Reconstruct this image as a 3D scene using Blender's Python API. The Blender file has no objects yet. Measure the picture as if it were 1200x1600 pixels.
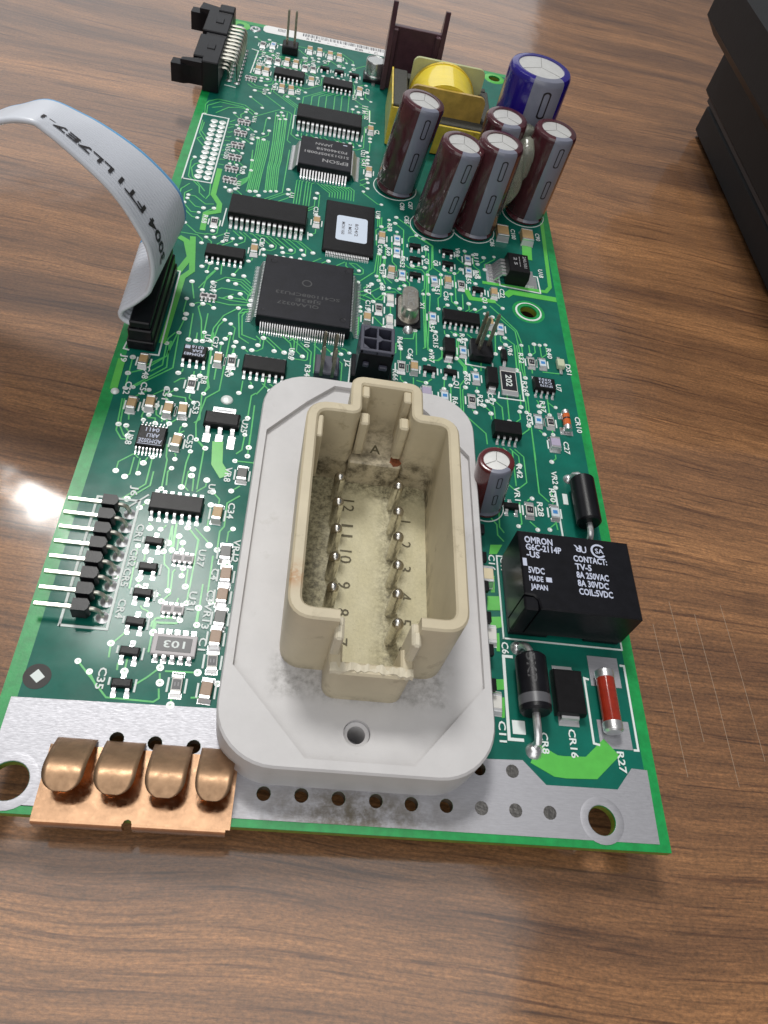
# Close-up of a green circuit board lying on a wood-grain table. Units: 1 Blender unit = 1 mm,
# origin at the near left corner of the board's top face, x right, y away, z up.
import bpy, bmesh, math, random
from mathutils import Matrix, Vector
random.seed(3)
S = bpy.context.scene
S.unit_settings.scale_length = 0.001
PI = math.pi
R = math.radians

# ------------------------------------------------------------------ camera
cam = bpy.data.cameras.new('camera')
co = bpy.data.objects.new('camera', cam)
S.collection.objects.link(co)
cam.sensor_fit = 'HORIZONTAL'
cam.sensor_width = 36.0
cam.lens = 36.0 * 1167.488 / 1200.0
cam.clip_start = 1.0
cam.clip_end = 20000
_r = [[0.9832480491995097, 0.015784481038213338, 0.18158778566771033],
      [-0.11910221477931271, 0.8097816700197732, 0.5745157172214961],
      [-0.1379780278885392, -0.5865189656423924, 0.798096213975258]]   # world -> camera
M = Matrix([[_r[0][0], _r[1][0], _r[2][0], 35.83538721],
            [_r[0][1], _r[1][1], _r[2][1], -24.63923154],
            [_r[0][2], _r[1][2], _r[2][2], 109.54199196],
            [0, 0, 0, 1]])
co.matrix_world = M
cam.dof.use_dof = True
cam.dof.focus_distance = 150
cam.dof.aperture_fstop = 0.20
S.camera = co

# ------------------------------------------------------------------ room light and lamps
S.view_settings.view_transform = 'Standard'
S.view_settings.look = 'None'
S.view_settings.exposure = 0.12
S.view_settings.gamma = 1.0
W = bpy.data.worlds.new('World')
S.world = W
W.use_nodes = True
W.node_tree.nodes['Background'].inputs[0].default_value = (0.93, 0.96, 1.0, 1)
W.node_tree.nodes['Background'].inputs[1].default_value = 0.14
CX, CY = 50.0, 90.0


def lamp(name, d, dist, sx, sy, E, col, target=(CX, CY, 0)):
    """Area light giving irradiance E at the board."""
    l = bpy.data.lights.new(name, 'AREA')
    l.shape = 'RECTANGLE'
    l.size, l.size_y = sx, sy
    l.energy = E * PI * dist * dist
    l.color = col
    o = bpy.data.objects.new(name, l)
    S.collection.objects.link(o)
    v = Vector(d).normalized()
    o.location = Vector(target) + v * dist
    o.rotation_euler = v.to_track_quat('Z', 'Y').to_euler()
    return o


lamp('ceiling_lamp', (-0.18, 0.46, 0.87), 1500, 280, 280, 1.55, (1.0, 0.985, 0.95))
lamp('ceiling_lamp', (-0.33, 0.52, 0.79), 1500, 90, 90, 0.10, (1.0, 0.985, 0.95))
lamp('ceiling_panel', (-0.12, -0.30, 0.95), 1500, 1100, 1900, 1.15, (1.0, 0.985, 0.96))
lamp('front_fill', (-0.15, -0.86, 0.48), 2500, 2600, 1300, 0.62, (1.0, 0.985, 0.96))  # added fill light from the camera side, brightens the copper finger ends
lamp('window_light', (-0.33, 0.88, 0.34), 2700, 3400, 1100, 0.36, (0.96, 0.98, 1.0))

# ------------------------------------------------------------------ materials


def mat(name, col, rough=0.5, metal=0.0, coat=0.0, coat_rough=0.1, spec=0.5, noise=0.0, nscale=1.0,
        bump=0.0, bscale=2.0, trans=0.0, rnoise=0.0, sss=0.0, spots=None, stretch=None):
    m = bpy.data.materials.new(name)
    m.use_nodes = True
    nt = m.node_tree
    b = nt.nodes['Principled BSDF']
    b.inputs['Base Color'].default_value = (*col, 1)
    b.inputs['Roughness'].default_value = rough
    b.inputs['Metallic'].default_value = metal
    b.inputs['Coat Weight'].default_value = coat
    b.inputs['Coat Roughness'].default_value = coat_rough
    b.inputs['Specular IOR Level'].default_value = spec
    b.inputs['Transmission Weight'].default_value = trans
    if sss:
        b.inputs['Subsurface Weight'].default_value = sss
        b.inputs['Subsurface Radius'].default_value = (1.2, 1.0, 0.7)
    if noise or bump or rnoise or spots:
        tc = nt.nodes.new('ShaderNodeTexCoord')
        mp = nt.nodes.new('ShaderNodeMapping')
        if stretch:
            mp.inputs['Scale'].default_value = stretch
        nt.links.new(tc.outputs['Object'], mp.inputs['Vector'])
        src = mp.outputs['Vector']
    last = None
    if noise:
        n = nt.nodes.new('ShaderNodeTexNoise')
        n.inputs['Scale'].default_value = nscale
        n.inputs['Detail'].default_value = 6
        n.inputs['Roughness'].default_value = 0.65
        nt.links.new(src, n.inputs['Vector'])
        r = nt.nodes.new('ShaderNodeValToRGB')
        r.color_ramp.elements[0].position = 0.3
        r.color_ramp.elements[1].position = 0.72
        r.color_ramp.elements[0].color = (*[max(0, c * (1 - noise)) for c in col], 1)
        r.color_ramp.elements[1].color = (*[min(1, c * (1 + noise)) for c in col], 1)
        nt.links.new(n.outputs['Fac'], r.inputs['Fac'])
        last = r.outputs['Color']
    if spots:
        scol, sscale, lo, hi = spots
        n = nt.nodes.new('ShaderNodeTexNoise')
        n.inputs['Scale'].default_value = sscale
        n.inputs['Detail'].default_value = 8
        n.inputs['Roughness'].default_value = 0.7
        nt.links.new(src, n.inputs['Vector'])
        r = nt.nodes.new('ShaderNodeMapRange')
        r.inputs['From Min'].default_value = lo
        r.inputs['From Max'].default_value = hi
        nt.links.new(n.outputs['Fac'], r.inputs['Value'])
        mx = nt.nodes.new('ShaderNodeMix')
        mx.data_type = 'RGBA'
        nt.links.new(r.outputs['Result'], mx.inputs['Factor'])
        if last:
            nt.links.new(last, mx.inputs['A'])
        else:
            mx.inputs['A'].default_value = (*col, 1)
        mx.inputs['B'].default_value = (*scol, 1)
        last = mx.outputs['Result']
    if last:
        nt.links.new(last, b.inputs['Base Color'])
    if bump:
        n = nt.nodes.new('ShaderNodeTexNoise')
        n.inputs['Scale'].default_value = bscale
        n.inputs['Detail'].default_value = 5
        nt.links.new(src, n.inputs['Vector'])
        bp = nt.nodes.new('ShaderNodeBump')
        bp.inputs['Strength'].default_value = bump
        bp.inputs['Distance'].default_value = 0.1
        nt.links.new(n.outputs['Fac'], bp.inputs['Height'])
        nt.links.new(bp.outputs['Normal'], b.inputs['Normal'])
    if rnoise:
        n = nt.nodes.new('ShaderNodeTexNoise')
        n.inputs['Scale'].default_value = nscale * 2.3
        n.inputs['Detail'].default_value = 6
        nt.links.new(src, n.inputs['Vector'])
        r = nt.nodes.new('ShaderNodeMapRange')
        r.inputs['To Min'].default_value = max(0.03, rough - rnoise)
        r.inputs['To Max'].default_value = min(1, rough + rnoise)
        r.inputs['From Min'].default_value = 0.3
        r.inputs['From Max'].default_value = 0.7
        nt.links.new(n.outputs['Fac'], r.inputs['Value'])
        nt.links.new(r.outputs['Result'], b.inputs['Roughness'])
    return m


MT = {
    'edge': mat('board_edge_green', (0.005, 0.29, 0.065), 0.4, noise=0.25, nscale=0.5, coat=0.3, bump=0.15, bscale=3,
                spots=((0.10, 0.42, 0.16), 2.2, 0.66, 0.72)),
    'laminate': mat('board_core', (0.17, 0.22, 0.02), 0.6, noise=0.3, nscale=1.0),
    'mask': mat('solder_mask', (0.002, 0.125, 0.090), 0.46, noise=0.25, nscale=0.10, coat=0.22, coat_rough=0.12, spec=0.2,
                bump=0.06, bscale=1.6, rnoise=0.08, spots=((0.04, 0.14, 0.10), 1.3, 0.72, 0.80)),
    'trace': mat('trace_green', (0.09, 0.50, 0.14), 0.42, coat=0.25, coat_rough=0.15, spec=0.3, noise=0.15, nscale=0.3),
    'pour': mat('copper_pour_green', (0.10, 0.50, 0.075), 0.35, coat=0.3, coat_rough=0.2, noise=0.08, nscale=0.4),
    'silk': mat('white_silkscreen', (0.74, 0.80, 0.78), 0.6),
    'via': mat('solder_via', (0.76, 0.80, 0.78), 0.40, metal=0.25),
    'solder': mat('solder', (0.78, 0.78, 0.79), 0.28, metal=0.9, bump=0.4, bscale=2.0),
    'dullsolder': mat('dull_solder', (0.22, 0.21, 0.20), 0.28, metal=0.95, bump=0.6, bscale=1.5),
    'tin': mat('tin_plating', (0.46, 0.458, 0.49), 0.54, metal=0.85, noise=0.08, nscale=2.5, bump=0.16, bscale=4.0, rnoise=0.08, stretch=(0.25, 2.0, 1)),
    'lead': mat('tinned_lead', (0.74, 0.74, 0.75), 0.33, metal=0.9),
    'pin': mat('pin_metal', (0.70, 0.68, 0.60), 0.28, metal=0.95),
    'contact': mat('contact_metal', (0.62, 0.60, 0.56), 0.2, metal=1.0, noise=0.25, nscale=1.0),
    'pinold': mat('aged_pin', (0.36, 0.33, 0.26), 0.35, metal=0.9, noise=0.3, nscale=1.5),
    'chip': mat('black_chip', (0.007, 0.0065, 0.0075), 0.36, spec=0.22, noise=0.35, nscale=0.6, bump=0.25, bscale=6,
                spots=((0.10, 0.10, 0.10), 2.0, 0.73, 0.8)),
    'qfp': mat('dark_chip', (0.010, 0.010, 0.015), 0.40, spec=0.25, noise=0.3, nscale=0.35, bump=0.15, bscale=6,
               spots=((0.09, 0.09, 0.10), 1.0, 0.73, 0.8)),
    'plastic': mat('black_plastic', (0.007, 0.007, 0.0095), 0.34, spec=0.25, bump=0.15, bscale=4, noise=0.3, nscale=0.5),
    'greyplastic': mat('dark_grey_plastic', (0.055, 0.057, 0.085), 0.45, bump=0.2, bscale=4),
    'print': mat('grey_chip_print', (0.30, 0.30, 0.31), 0.6),
    'dimprint': mat('faint_chip_print', (0.034, 0.034, 0.037), 0.5),
    'whiteprint': mat('pale_print', (0.52, 0.56, 0.70), 0.6),
    'tan': mat('tan_ceramic', (0.46, 0.31, 0.15), 0.45, noise=0.12, nscale=2),
    'brownc': mat('brown_ceramic', (0.30, 0.19, 0.12), 0.4, noise=0.12, nscale=2),
    'whitec': mat('white_ceramic', (0.70, 0.68, 0.64), 0.45),
    'cream': mat('cream_ceramic', (0.72, 0.62, 0.42), 0.45),
    'lilac': mat('lilac_ceramic', (0.42, 0.37, 0.50), 0.4),
    'reswhite': mat('resistor_ceramic', (0.60, 0.68, 0.74), 0.45),
    'blue': mat('blue_resistor_film', (0.06, 0.25, 0.58), 0.35, noise=0.2, nscale=3),
    'film': mat('black_resistor_film', (0.012, 0.012, 0.018), 0.35),
    'vdark': mat('grey_varistor', (0.055, 0.055, 0.05), 0.35),
    'pinkc': mat('pale_array_ceramic', (0.50, 0.47, 0.48), 0.5),
    'maroon': mat('maroon_sleeve', (0.075, 0.020, 0.026), 0.2, coat=0.5, coat_rough=0.06, noise=0.25, nscale=0.3, bump=0.05, bscale=0.8),
    'maroon2': mat('red_brown_sleeve', (0.10, 0.012, 0.014), 0.22, coat=0.5, coat_rough=0.08, noise=0.2, nscale=0.5),
    'cobalt': mat('blue_sleeve', (0.017, 0.009, 0.20), 0.2, coat=0.5, coat_rough=0.06),
    'stripe': mat('grey_stripe', (0.20, 0.21, 0.27), 0.32, coat=0.3, coat_rough=0.1),
    'alutop': mat('can_top', (0.62, 0.62, 0.61), 0.45, metal=0.35, noise=0.07, nscale=0.8),
    'score': mat('score_line', (0.25, 0.25, 0.24), 0.5, metal=0.3),
    'can': mat('aluminium_can', (0.62, 0.63, 0.62), 0.25, metal=0.9),
    'crystal': mat('crystal_can', (0.52, 0.49, 0.44), 0.30, metal=0.9, noise=0.2, nscale=0.5, bump=0.1, bscale=2),
    'flange': mat('grey_white_plastic', (0.585, 0.572, 0.575), 0.50, noise=0.06, nscale=0.12, bump=0.12, bscale=2.5,
                  spots=((0.40, 0.385, 0.35), 0.16, 0.60, 0.85)),
    'shell': mat('beige_plastic', (0.565, 0.49, 0.345), 0.45, noise=0.07, nscale=0.15, bump=0.12, bscale=1.5,
                 spots=((0.22, 0.165, 0.085), 0.19, 0.58, 0.80), sss=0.0),
    'chipped': mat('chipped_plastic', (0.62, 0.56, 0.43), 0.6, bump=0.8, bscale=1.5),
    'floor': mat('grimy_beige_plastic', (0.56, 0.51, 0.33), 0.5, noise=0.10, nscale=2.2, bump=0.3, bscale=4,
                 spots=((0.30, 0.27, 0.14), 1.6, 0.60, 0.74)),
    'grime': mat('dark_grime', (0.028, 0.024, 0.016), 0.8, noise=0.5, nscale=1.2, bump=0.6, bscale=3),
    'rust': mat('rust', (0.25, 0.075, 0.03), 0.8, noise=0.5, nscale=1.5, bump=0.6, bscale=2),
    'ink': mat('brown_mould_mark', (0.10, 0.085, 0.045), 0.6),
    'copper': mat('copper_sheet', (0.42, 0.265, 0.16), 0.48, metal=1.0, noise=0.2, nscale=0.5, rnoise=0.08, bump=0.06, bscale=2),
    'copperbase': mat('bright_copper', (0.66, 0.40, 0.24), 0.17, metal=1.0, noise=0.15, nscale=0.6, rnoise=0.08),
    'heat': mat('heatsink_black', (0.085, 0.036, 0.048), 0.32, metal=0.3, coat=0.2, bump=0.06, bscale=1.0, noise=0.2, nscale=0.5),
    'tape': mat('yellow_tape', (0.76, 0.56, 0.06), 0.28, coat=0.5, noise=0.3, nscale=0.25, bump=0.5, bscale=0.5, spots=((0.45, 0.25, 0.02), 0.35, 0.6, 0.75)),
    'drum': mat('yellow_winding', (0.90, 0.70, 0.05), 0.2, coat=0.7, coat_rough=0.08, noise=0.06, nscale=0.4, stretch=(0.15, 1.2, 1), bump=0.5, bscale=0.8),
    'amber': mat('amber_varnished_plate', (0.50, 0.33, 0.07), 0.3, noise=0.5, nscale=0.14, coat=0.3, trans=0.1),
    'plate': mat('pale_bobbin_plate', (0.50, 0.52, 0.27), 0.35, noise=0.12, nscale=0.2, trans=0.1),
    'ferrite': mat('dark_ferrite', (0.05, 0.05, 0.043), 0.6, noise=0.4, nscale=2, spots=((0.45, 0.40, 0.12), 1.5, 0.68, 0.72), bump=0.4, bscale=3),
    'glue': mat('clear_glue', (0.72, 0.74, 0.62), 0.22, trans=0.75, bump=0.3, bscale=0.6),
    'glass_red': mat('red_glass', (0.30, 0.024, 0.010), 0.12, coat=0.6, noise=0.2, nscale=1),
    'glass_orange': mat('orange_glass', (0.62, 0.13, 0.03), 0.12, coat=0.5),
    'led': mat('clear_led', (0.55, 0.60, 0.42), 0.2, coat=0.4),
    'ribbon': mat('grey_ribbon', (0.68, 0.71, 0.78), 0.33, coat=0.15, coat_rough=0.2),
    'ribbonblue': mat('blue_ribbon_edge', (0.16, 0.42, 0.72), 0.33, coat=0.15),
    'blackink': mat('black_ink', (0.012, 0.010, 0.014), 0.5),
    'paper': mat('white_label', (0.82, 0.82, 0.82), 0.5),
    'palepaper': mat('pale_blue_label', (0.60, 0.68, 0.80), 0.5),
    'labelprint': mat('label_print', (0.12, 0.12, 0.14), 0.6),
    'boxblack': mat('matt_black_box', (0.007, 0.007, 0.0085), 0.5, spec=0.22, bump=0.25, bscale=1.2, noise=0.2, nscale=0.3),
    'fid': mat('dark_fibre', (0.035, 0.032, 0.030), 0.6),
    'hole': mat('plated_hole', (0.16, 0.14, 0.11), 0.5, metal=0.6),
    'scratch': mat('pale_scratch', (0.33, 0.24, 0.17), 0.4),
    'band': mat('dark_grey_band', (0.10, 0.10, 0.11), 0.35),
}

def dirt(name, col, build, nscale, lo, hi):
    """Mix a stain colour into a material: build() returns a 0..1 mask socket from object coordinates, broken up by noise."""
    nt = MT[name].node_tree
    b = nt.nodes['Principled BSDF']
    tc = nt.nodes.new('ShaderNodeTexCoord')
    sp = nt.nodes.new('ShaderNodeSeparateXYZ')
    nt.links.new(tc.outputs['Object'], sp.inputs['Vector'])

    def op(o, a, c=None):
        n = nt.nodes.new('ShaderNodeMath')
        n.operation = o
        for i, v in enumerate((a, c)):
            if v is None:
                continue
            if isinstance(v, (int, float)):
                n.inputs[i].default_value = v
            else:
                nt.links.new(v, n.inputs[i])
        return n.outputs[0]

    def step(v, a, c):
        n = nt.nodes.new('ShaderNodeMapRange')
        n.interpolation_type = 'SMOOTHSTEP'
        rev = a > c
        n.inputs['From Min'].default_value, n.inputs['From Max'].default_value = (c, a) if rev else (a, c)
        if rev:
            n.inputs['To Min'].default_value, n.inputs['To Max'].default_value = 1, 0
        nt.links.new(v, n.inputs['Value'])
        return n.outputs['Result']

    def bell(v, c, w):
        d = op('DIVIDE', op('SUBTRACT', v, c), w)
        return op('POWER', 2.718, op('MULTIPLY', op('MULTIPLY', d, d), -1.0))
    mask = build(sp.outputs[0], sp.outputs[1], sp.outputs[2], op, step, bell)
    n = nt.nodes.new('ShaderNodeTexNoise')
    n.inputs['Scale'].default_value = nscale
    n.inputs['Detail'].default_value = 8
    n.inputs['Roughness'].default_value = .72
    nt.links.new(tc.outputs['Object'], n.inputs['Vector'])
    fac = op('MULTIPLY', mask, step(n.outputs['Fac'], lo, hi))
    mx = nt.nodes.new('ShaderNodeMix')
    mx.data_type = 'RGBA'
    nt.links.new(fac, mx.inputs['Factor'])
    bc = b.inputs['Base Color']
    if bc.links:
        nt.links.new(bc.links[0].from_socket, mx.inputs['A'])
    else:
        mx.inputs['A'].default_value = bc.default_value
    mx.inputs['B'].default_value = (*col, 1)
    nt.links.new(mx.outputs['Result'], bc)


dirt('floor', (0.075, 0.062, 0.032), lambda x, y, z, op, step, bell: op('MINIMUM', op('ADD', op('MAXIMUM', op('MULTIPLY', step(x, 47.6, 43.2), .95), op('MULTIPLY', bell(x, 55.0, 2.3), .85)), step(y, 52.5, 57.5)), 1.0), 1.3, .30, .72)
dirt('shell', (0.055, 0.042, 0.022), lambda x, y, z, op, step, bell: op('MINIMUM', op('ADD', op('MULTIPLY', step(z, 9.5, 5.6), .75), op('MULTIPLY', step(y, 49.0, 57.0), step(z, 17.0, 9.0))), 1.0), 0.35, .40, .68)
dirt('shell', (0.42, 0.20, 0.07), lambda x, y, z, op, step, bell: op('MULTIPLY', bell(x, 38.6, 1.6), op('MULTIPLY', bell(y, 27.0, 1.8), step(z, 21.0, 23.0))), 0.8, .30, .60)
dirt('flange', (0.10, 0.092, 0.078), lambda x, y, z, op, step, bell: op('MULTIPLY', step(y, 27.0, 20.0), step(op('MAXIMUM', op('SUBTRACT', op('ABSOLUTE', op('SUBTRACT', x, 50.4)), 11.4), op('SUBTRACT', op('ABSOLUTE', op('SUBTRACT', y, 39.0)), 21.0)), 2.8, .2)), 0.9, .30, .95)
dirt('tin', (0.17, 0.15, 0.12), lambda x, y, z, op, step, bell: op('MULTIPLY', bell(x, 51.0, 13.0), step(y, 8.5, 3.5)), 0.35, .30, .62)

# table: dark brown wood-grain laminate under a glossy clear film
m = bpy.data.materials.new('wood_laminate')
m.use_nodes = True
nt = m.node_tree
bs = nt.nodes['Principled BSDF']


def N(t, **k):
    n = nt.nodes.new(t)
    for a, b_ in k.items():
        if a in n.inputs:
            n.inputs[a].default_value = b_
        else:
            setattr(n, a, b_)
    return n


def LK(a, ao, b_, bi):
    nt.links.new(a.outputs[ao], b_.inputs[bi])


tc = N('ShaderNodeTexCoord')
rot = N('ShaderNodeMapping')
rot.inputs['Rotation'].default_value = (0, 0, R(4))
LK(tc, 'Object', rot, 'Vector')
warp = N('ShaderNodeTexNoise', Scale=0.012, Detail=2.0)
LK(rot, 'Vector', warp, 'Vector')
wm = N('ShaderNodeVectorMath', operation='MULTIPLY_ADD')
wm.inputs[1].default_value = (0, 14, 0)
LK(warp, 'Color', wm, 0)
LK(rot, 'Vector', wm, 2)


def grain(sx, sy, detail, rough, lo, hi):
    mp = N('ShaderNodeMapping')
    mp.inputs['Scale'].default_value = (sx, sy, 1)
    LK(wm, 'Vector', mp, 'Vector')
    n = N('ShaderNodeTexNoise', Scale=1.0, Detail=detail, Roughness=rough)
    LK(mp, 'Vector', n, 'Vector')
    r = N('ShaderNodeMapRange')
    r.inputs['From Min'].default_value = lo
    r.inputs['From Max'].default_value = hi
    LK(n, 'Fac', r, 'Value')
    return r


g1 = grain(0.006, 0.075, 5, 0.55, 0.30, 0.70)
g2 = grain(0.030, 0.60, 6, 0.7, 0.30, 0.70)
g3 = grain(0.16, 2.6, 5, 0.75, 0.32, 0.68)
g4 = grain(1.3, 2.4, 4, 0.75, 0.30, 0.70)


def mix(fac, a, b_, mode='MIX', f=1.0):
    x = N('ShaderNodeMix', data_type='RGBA', blend_type=mode)
    if fac is None:
        x.inputs['Factor'].default_value = f
    else:
        nt.links.new(fac, x.inputs['Factor'])
    for s_, v_ in (('A', a), ('B', b_)):
        if isinstance(v_, tuple):
            x.inputs[s_].default_value = v_
        else:
            nt.links.new(v_, x.inputs[s_])
    return x.outputs['Result']


c1 = mix(g1.outputs['Result'], (0.115, 0.049, 0.021, 1), (0.43, 0.207, 0.081, 1))
c2 = mix(g2.outputs['Result'], (0.62, 0.60, 0.58, 1), (1.18, 1.16, 1.15, 1))
c3 = mix(None, c1, c2, 'MULTIPLY', 0.85)
c4 = mix(g3.outputs['Result'], (0.42, 0.40, 0.38, 1), (1.38, 1.36, 1.34, 1))
c5 = mix(None, c3, c4, 'MULTIPLY', 0.8)
c6 = mix(g4.outputs['Result'], (0.45, 0.45, 0.45, 1), (1.52, 1.52, 1.52, 1))
c7 = mix(None, c5, c6, 'MULTIPLY', 0.8)
g5 = grain(0.030, 1.15, 4, 0.55, 0.34, 0.45)
c8 = mix(g5.outputs['Result'], (0.40, 0.34, 0.31, 1), (1, 1, 1, 1))
c9 = mix(None, c7, c8, 'MULTIPLY', 0.9)
nt.links.new(c9, bs.inputs['Base Color'])
bs.inputs['Roughness'].default_value = 0.5
bs.inputs['Coat Weight'].default_value = 1.0
bs.inputs['Coat Roughness'].default_value = 0.10
bs.inputs['Coat IOR'].default_value = 1.62
cn = N('ShaderNodeTexNoise', Scale=0.035, Detail=3.0)
LK(tc, 'Object', cn, 'Vector')
cb = N('ShaderNodeBump', Strength=0.22, Distance=0.9)
LK(cn, 'Fac', cb, 'Height')
LK(cb, 'Normal', bs, 'Coat Normal')
gb = N('ShaderNodeBump', Strength=0.25, Distance=0.15)
LK(g4, 'Result', gb, 'Height')
LK(gb, 'Normal', bs, 'Normal')
MT['wood'] = m

# ------------------------------------------------------------------ mesh helpers


class MB:
    """Collects shapes and links them as one mesh object."""

    def __init__(self):
        self.v, self.f = [], []

    def add(self, v, f):
        o = len(self.v)
        self.v += [tuple(p) for p in v]
        self.f += [tuple(i + o for i in q) for q in f]
        return self

    def box(self, x0, y0, z0, x1, y1, z1, ch=0.0):
        if ch <= 0:
            v = [(x, y, z) for x in (x0, x1) for y in (y0, y1) for z in (z0, z1)]
            f = [(0, 1, 3, 2), (4, 6, 7, 5), (0, 4, 5, 1), (2, 3, 7, 6), (0, 2, 6, 4), (1, 5, 7, 3)]
            return self.add(v, f)
        ch = min(ch, (x1 - x0) * .45, (y1 - y0) * .45, (z1 - z0) * .45)
        v, ix = [], {}
        for a in (0, 1):
            for b in (0, 1):
                for c in (0, 1):
                    X, Y, Z = (x0, x1)[a], (y0, y1)[b], (z0, z1)[c]
                    dx, dy, dz = ch * (1 - 2 * a), ch * (1 - 2 * b), ch * (1 - 2 * c)
                    for k, p in enumerate(((X, Y + dy, Z + dz), (X + dx, Y, Z + dz), (X + dx, Y + dy, Z))):
                        ix[(a, b, c, k)] = len(v)
                        v.append(p)
        f = []
        for a in (0, 1):
            f.append([ix[(a, b, c, 0)] for b, c in ((0, 0), (0, 1), (1, 1), (1, 0))])
            f.append([ix[(b, a, c, 1)] for b, c in ((0, 0), (0, 1), (1, 1), (1, 0))])
            f.append([ix[(b, c, a, 2)] for b, c in ((0, 0), (0, 1), (1, 1), (1, 0))])
        for a in (0, 1):
            for b in (0, 1):
                f.append([ix[(0, a, b, 1)], ix[(1, a, b, 1)], ix[(1, a, b, 2)], ix[(0, a, b, 2)]])
                f.append([ix[(a, 0, b, 0)], ix[(a, 1, b, 0)], ix[(a, 1, b, 2)], ix[(a, 0, b, 2)]])
                f.append([ix[(a, b, 0, 0)], ix[(a, b, 1, 0)], ix[(a, b, 1, 1)], ix[(a, b, 0, 1)]])
                for c in (0, 1):
                    f.append([ix[(a, b, c, k)] for k in range(3)])
        return self.add(v, f)

    def taper(self, x0, y0, z0, x1, y1, z1, i, mid=None, ch=0.12):
        """Moulded chip body: widest at the parting line, drafted towards top."""
        mid = (z0 + z1) / 2 if mid is None else mid
        rings = [(z0, i), (mid, 0), (z1 - ch, i * (1 - ch / (z1 - mid))), (z1, i + ch)]
        v, f = [], []
        for z, d in rings:
            v += [(x0 + d, y0 + d, z), (x1 - d, y0 + d, z), (x1 - d, y1 - d, z), (x0 + d, y1 - d, z)]
        for k in range(len(rings) - 1):
            for j in range(4):
                f.append((k * 4 + j, k * 4 + (j + 1) % 4, k * 4 + 4 + (j + 1) % 4, k * 4 + 4 + j))
        n = len(rings) * 4
        f += [(0, 3, 2, 1), (n - 4, n - 3, n - 2, n - 1)]
        return self.add(v, f)

    def poly(self, pts, z):
        return self.add([(x, y, z) for x, y in pts], [tuple(range(len(pts)))])

    def prism(self, pts, z0, z1):
        n = len(pts)
        v = [(x, y, z0) for x, y in pts] + [(x, y, z1) for x, y in pts]
        f = [(i, (i + 1) % n, n + (i + 1) % n, n + i) for i in range(n)]
        f += [tuple(range(n - 1, -1, -1)), tuple(range(n, 2 * n))]
        return self.add(v, f)

    def lathe(self, prof, n=32, cx=0, cy=0, a0=0.0, a1=2 * PI, cap=True):
        v, f = [], []
        full = abs(a1 - a0 - 2 * PI) < 1e-6
        m_ = n if full else n + 1
        for r, z in prof:
            for i in range(m_):
                a = a0 + (a1 - a0) * i / n
                v.append((cx + r * math.cos(a), cy + r * math.sin(a), z))
        for k in range(len(prof) - 1):
            for i in range(n):
                j = (i + 1) % m_
                f.append((k * m_ + i, k * m_ + j, (k + 1) * m_ + j, (k + 1) * m_ + i))
        if full and cap:
            if prof[0][0] > 1e-6:
                f.append(tuple(range(m_ - 1, -1, -1)))
            if prof[-1][0] > 1e-6:
                f.append(tuple(range((len(prof) - 1) * m_, len(prof) * m_)))
        return self.add(v, f)

    def tube(self, path, r, n=10, cap=True):
        P = [Vector(p) for p in path]
        rr = r if isinstance(r, (list, tuple)) else [r] * len(P)
        v, f = [], []
        up = None
        for i, p in enumerate(P):
            t = (P[min(i + 1, len(P) - 1)] - P[max(i - 1, 0)]).normalized()
            if up is None:
                up = Vector((0, 0, 1)) if abs(t.z) < .9 else Vector((0, 1, 0))
            a = t.cross(up).normalized()
            b = a.cross(t).normalized()
            up = b
            for k in range(n):
                q = 2 * PI * k / n
                w = p + (a * math.cos(q) + b * math.sin(q)) * rr[i]
                v.append(tuple(w))
        for i in range(len(P) - 1):
            for k in range(n):
                f.append((i * n + k, i * n + (k + 1) % n, (i + 1) * n + (k + 1) % n, (i + 1) * n + k))
        if cap:
            f += [tuple(range(n - 1, -1, -1)), tuple(range((len(P) - 1) * n, len(P) * n))]
        return self.add(v, f)

    def bar(self, path, w0, w1, t, axis='y', off=0.0):
        """Flat strip bent along path [(u, z)], u along +-y (or x) and width w0..w1 on the other axis."""
        n = len(path)
        v, f = [], []
        for i, (u, z) in enumerate(path):
            a, b = path[max(i - 1, 0)], path[min(i + 1, n - 1)]
            du, dz = b[0] - a[0], b[1] - a[1]
            l = math.hypot(du, dz) or 1
            nu, nz = -dz / l * t / 2, du / l * t / 2
            for s in (1, -1):
                for w in (w0, w1):
                    uu, zz = u + nu * s, z + nz * s
                    v.append((w, uu + off, zz) if axis == 'y' else (uu + off, w, zz))
        for i in range(n - 1):
            a, b = i * 4, i * 4 + 4
            f += [(a, a + 1, b + 1, b), (a + 2, b + 2, b + 3, a + 3), (a, b, b + 2, a + 2), (a + 1, a + 3, b + 3, b + 1)]
        f += [(0, 2, 3, 1), (n * 4 - 4, n * 4 - 3, n * 4 - 1, n * 4 - 2)]
        return self.add(v, f)

    def line(self, pts, w, z0, z1):
        """Raised flat line (printed trace or silkscreen) with mitred corners."""
        n = len(pts)
        if n < 2:
            return self
        L_, R_ = [], []
        for i, (x, y) in enumerate(pts):
            ds = []
            if i > 0:
                d = Vector((x - pts[i - 1][0], y - pts[i - 1][1]))
                if d.length > 1e-6:
                    ds.append(d.normalized())
            if i < n - 1:
                d = Vector((pts[i + 1][0] - x, pts[i + 1][1] - y))
                if d.length > 1e-6:
                    ds.append(d.normalized())
            t = sum(ds, Vector((0, 0)))
            t = t.normalized() if t.length > 1e-6 else Vector((1, 0))
            c = max(.5, t.dot(ds[0])) if ds else 1
            nx, ny = -t.y * w / 2 / c, t.x * w / 2 / c
            L_.append((x + nx, y + ny))
            R_.append((x - nx, y - ny))
        v = [(x, y, z1) for x, y in L_] + [(x, y, z1) for x, y in R_] + [(x, y, z0) for x, y in L_] + [(x, y, z0) for x, y in R_]
        f = []
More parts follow.
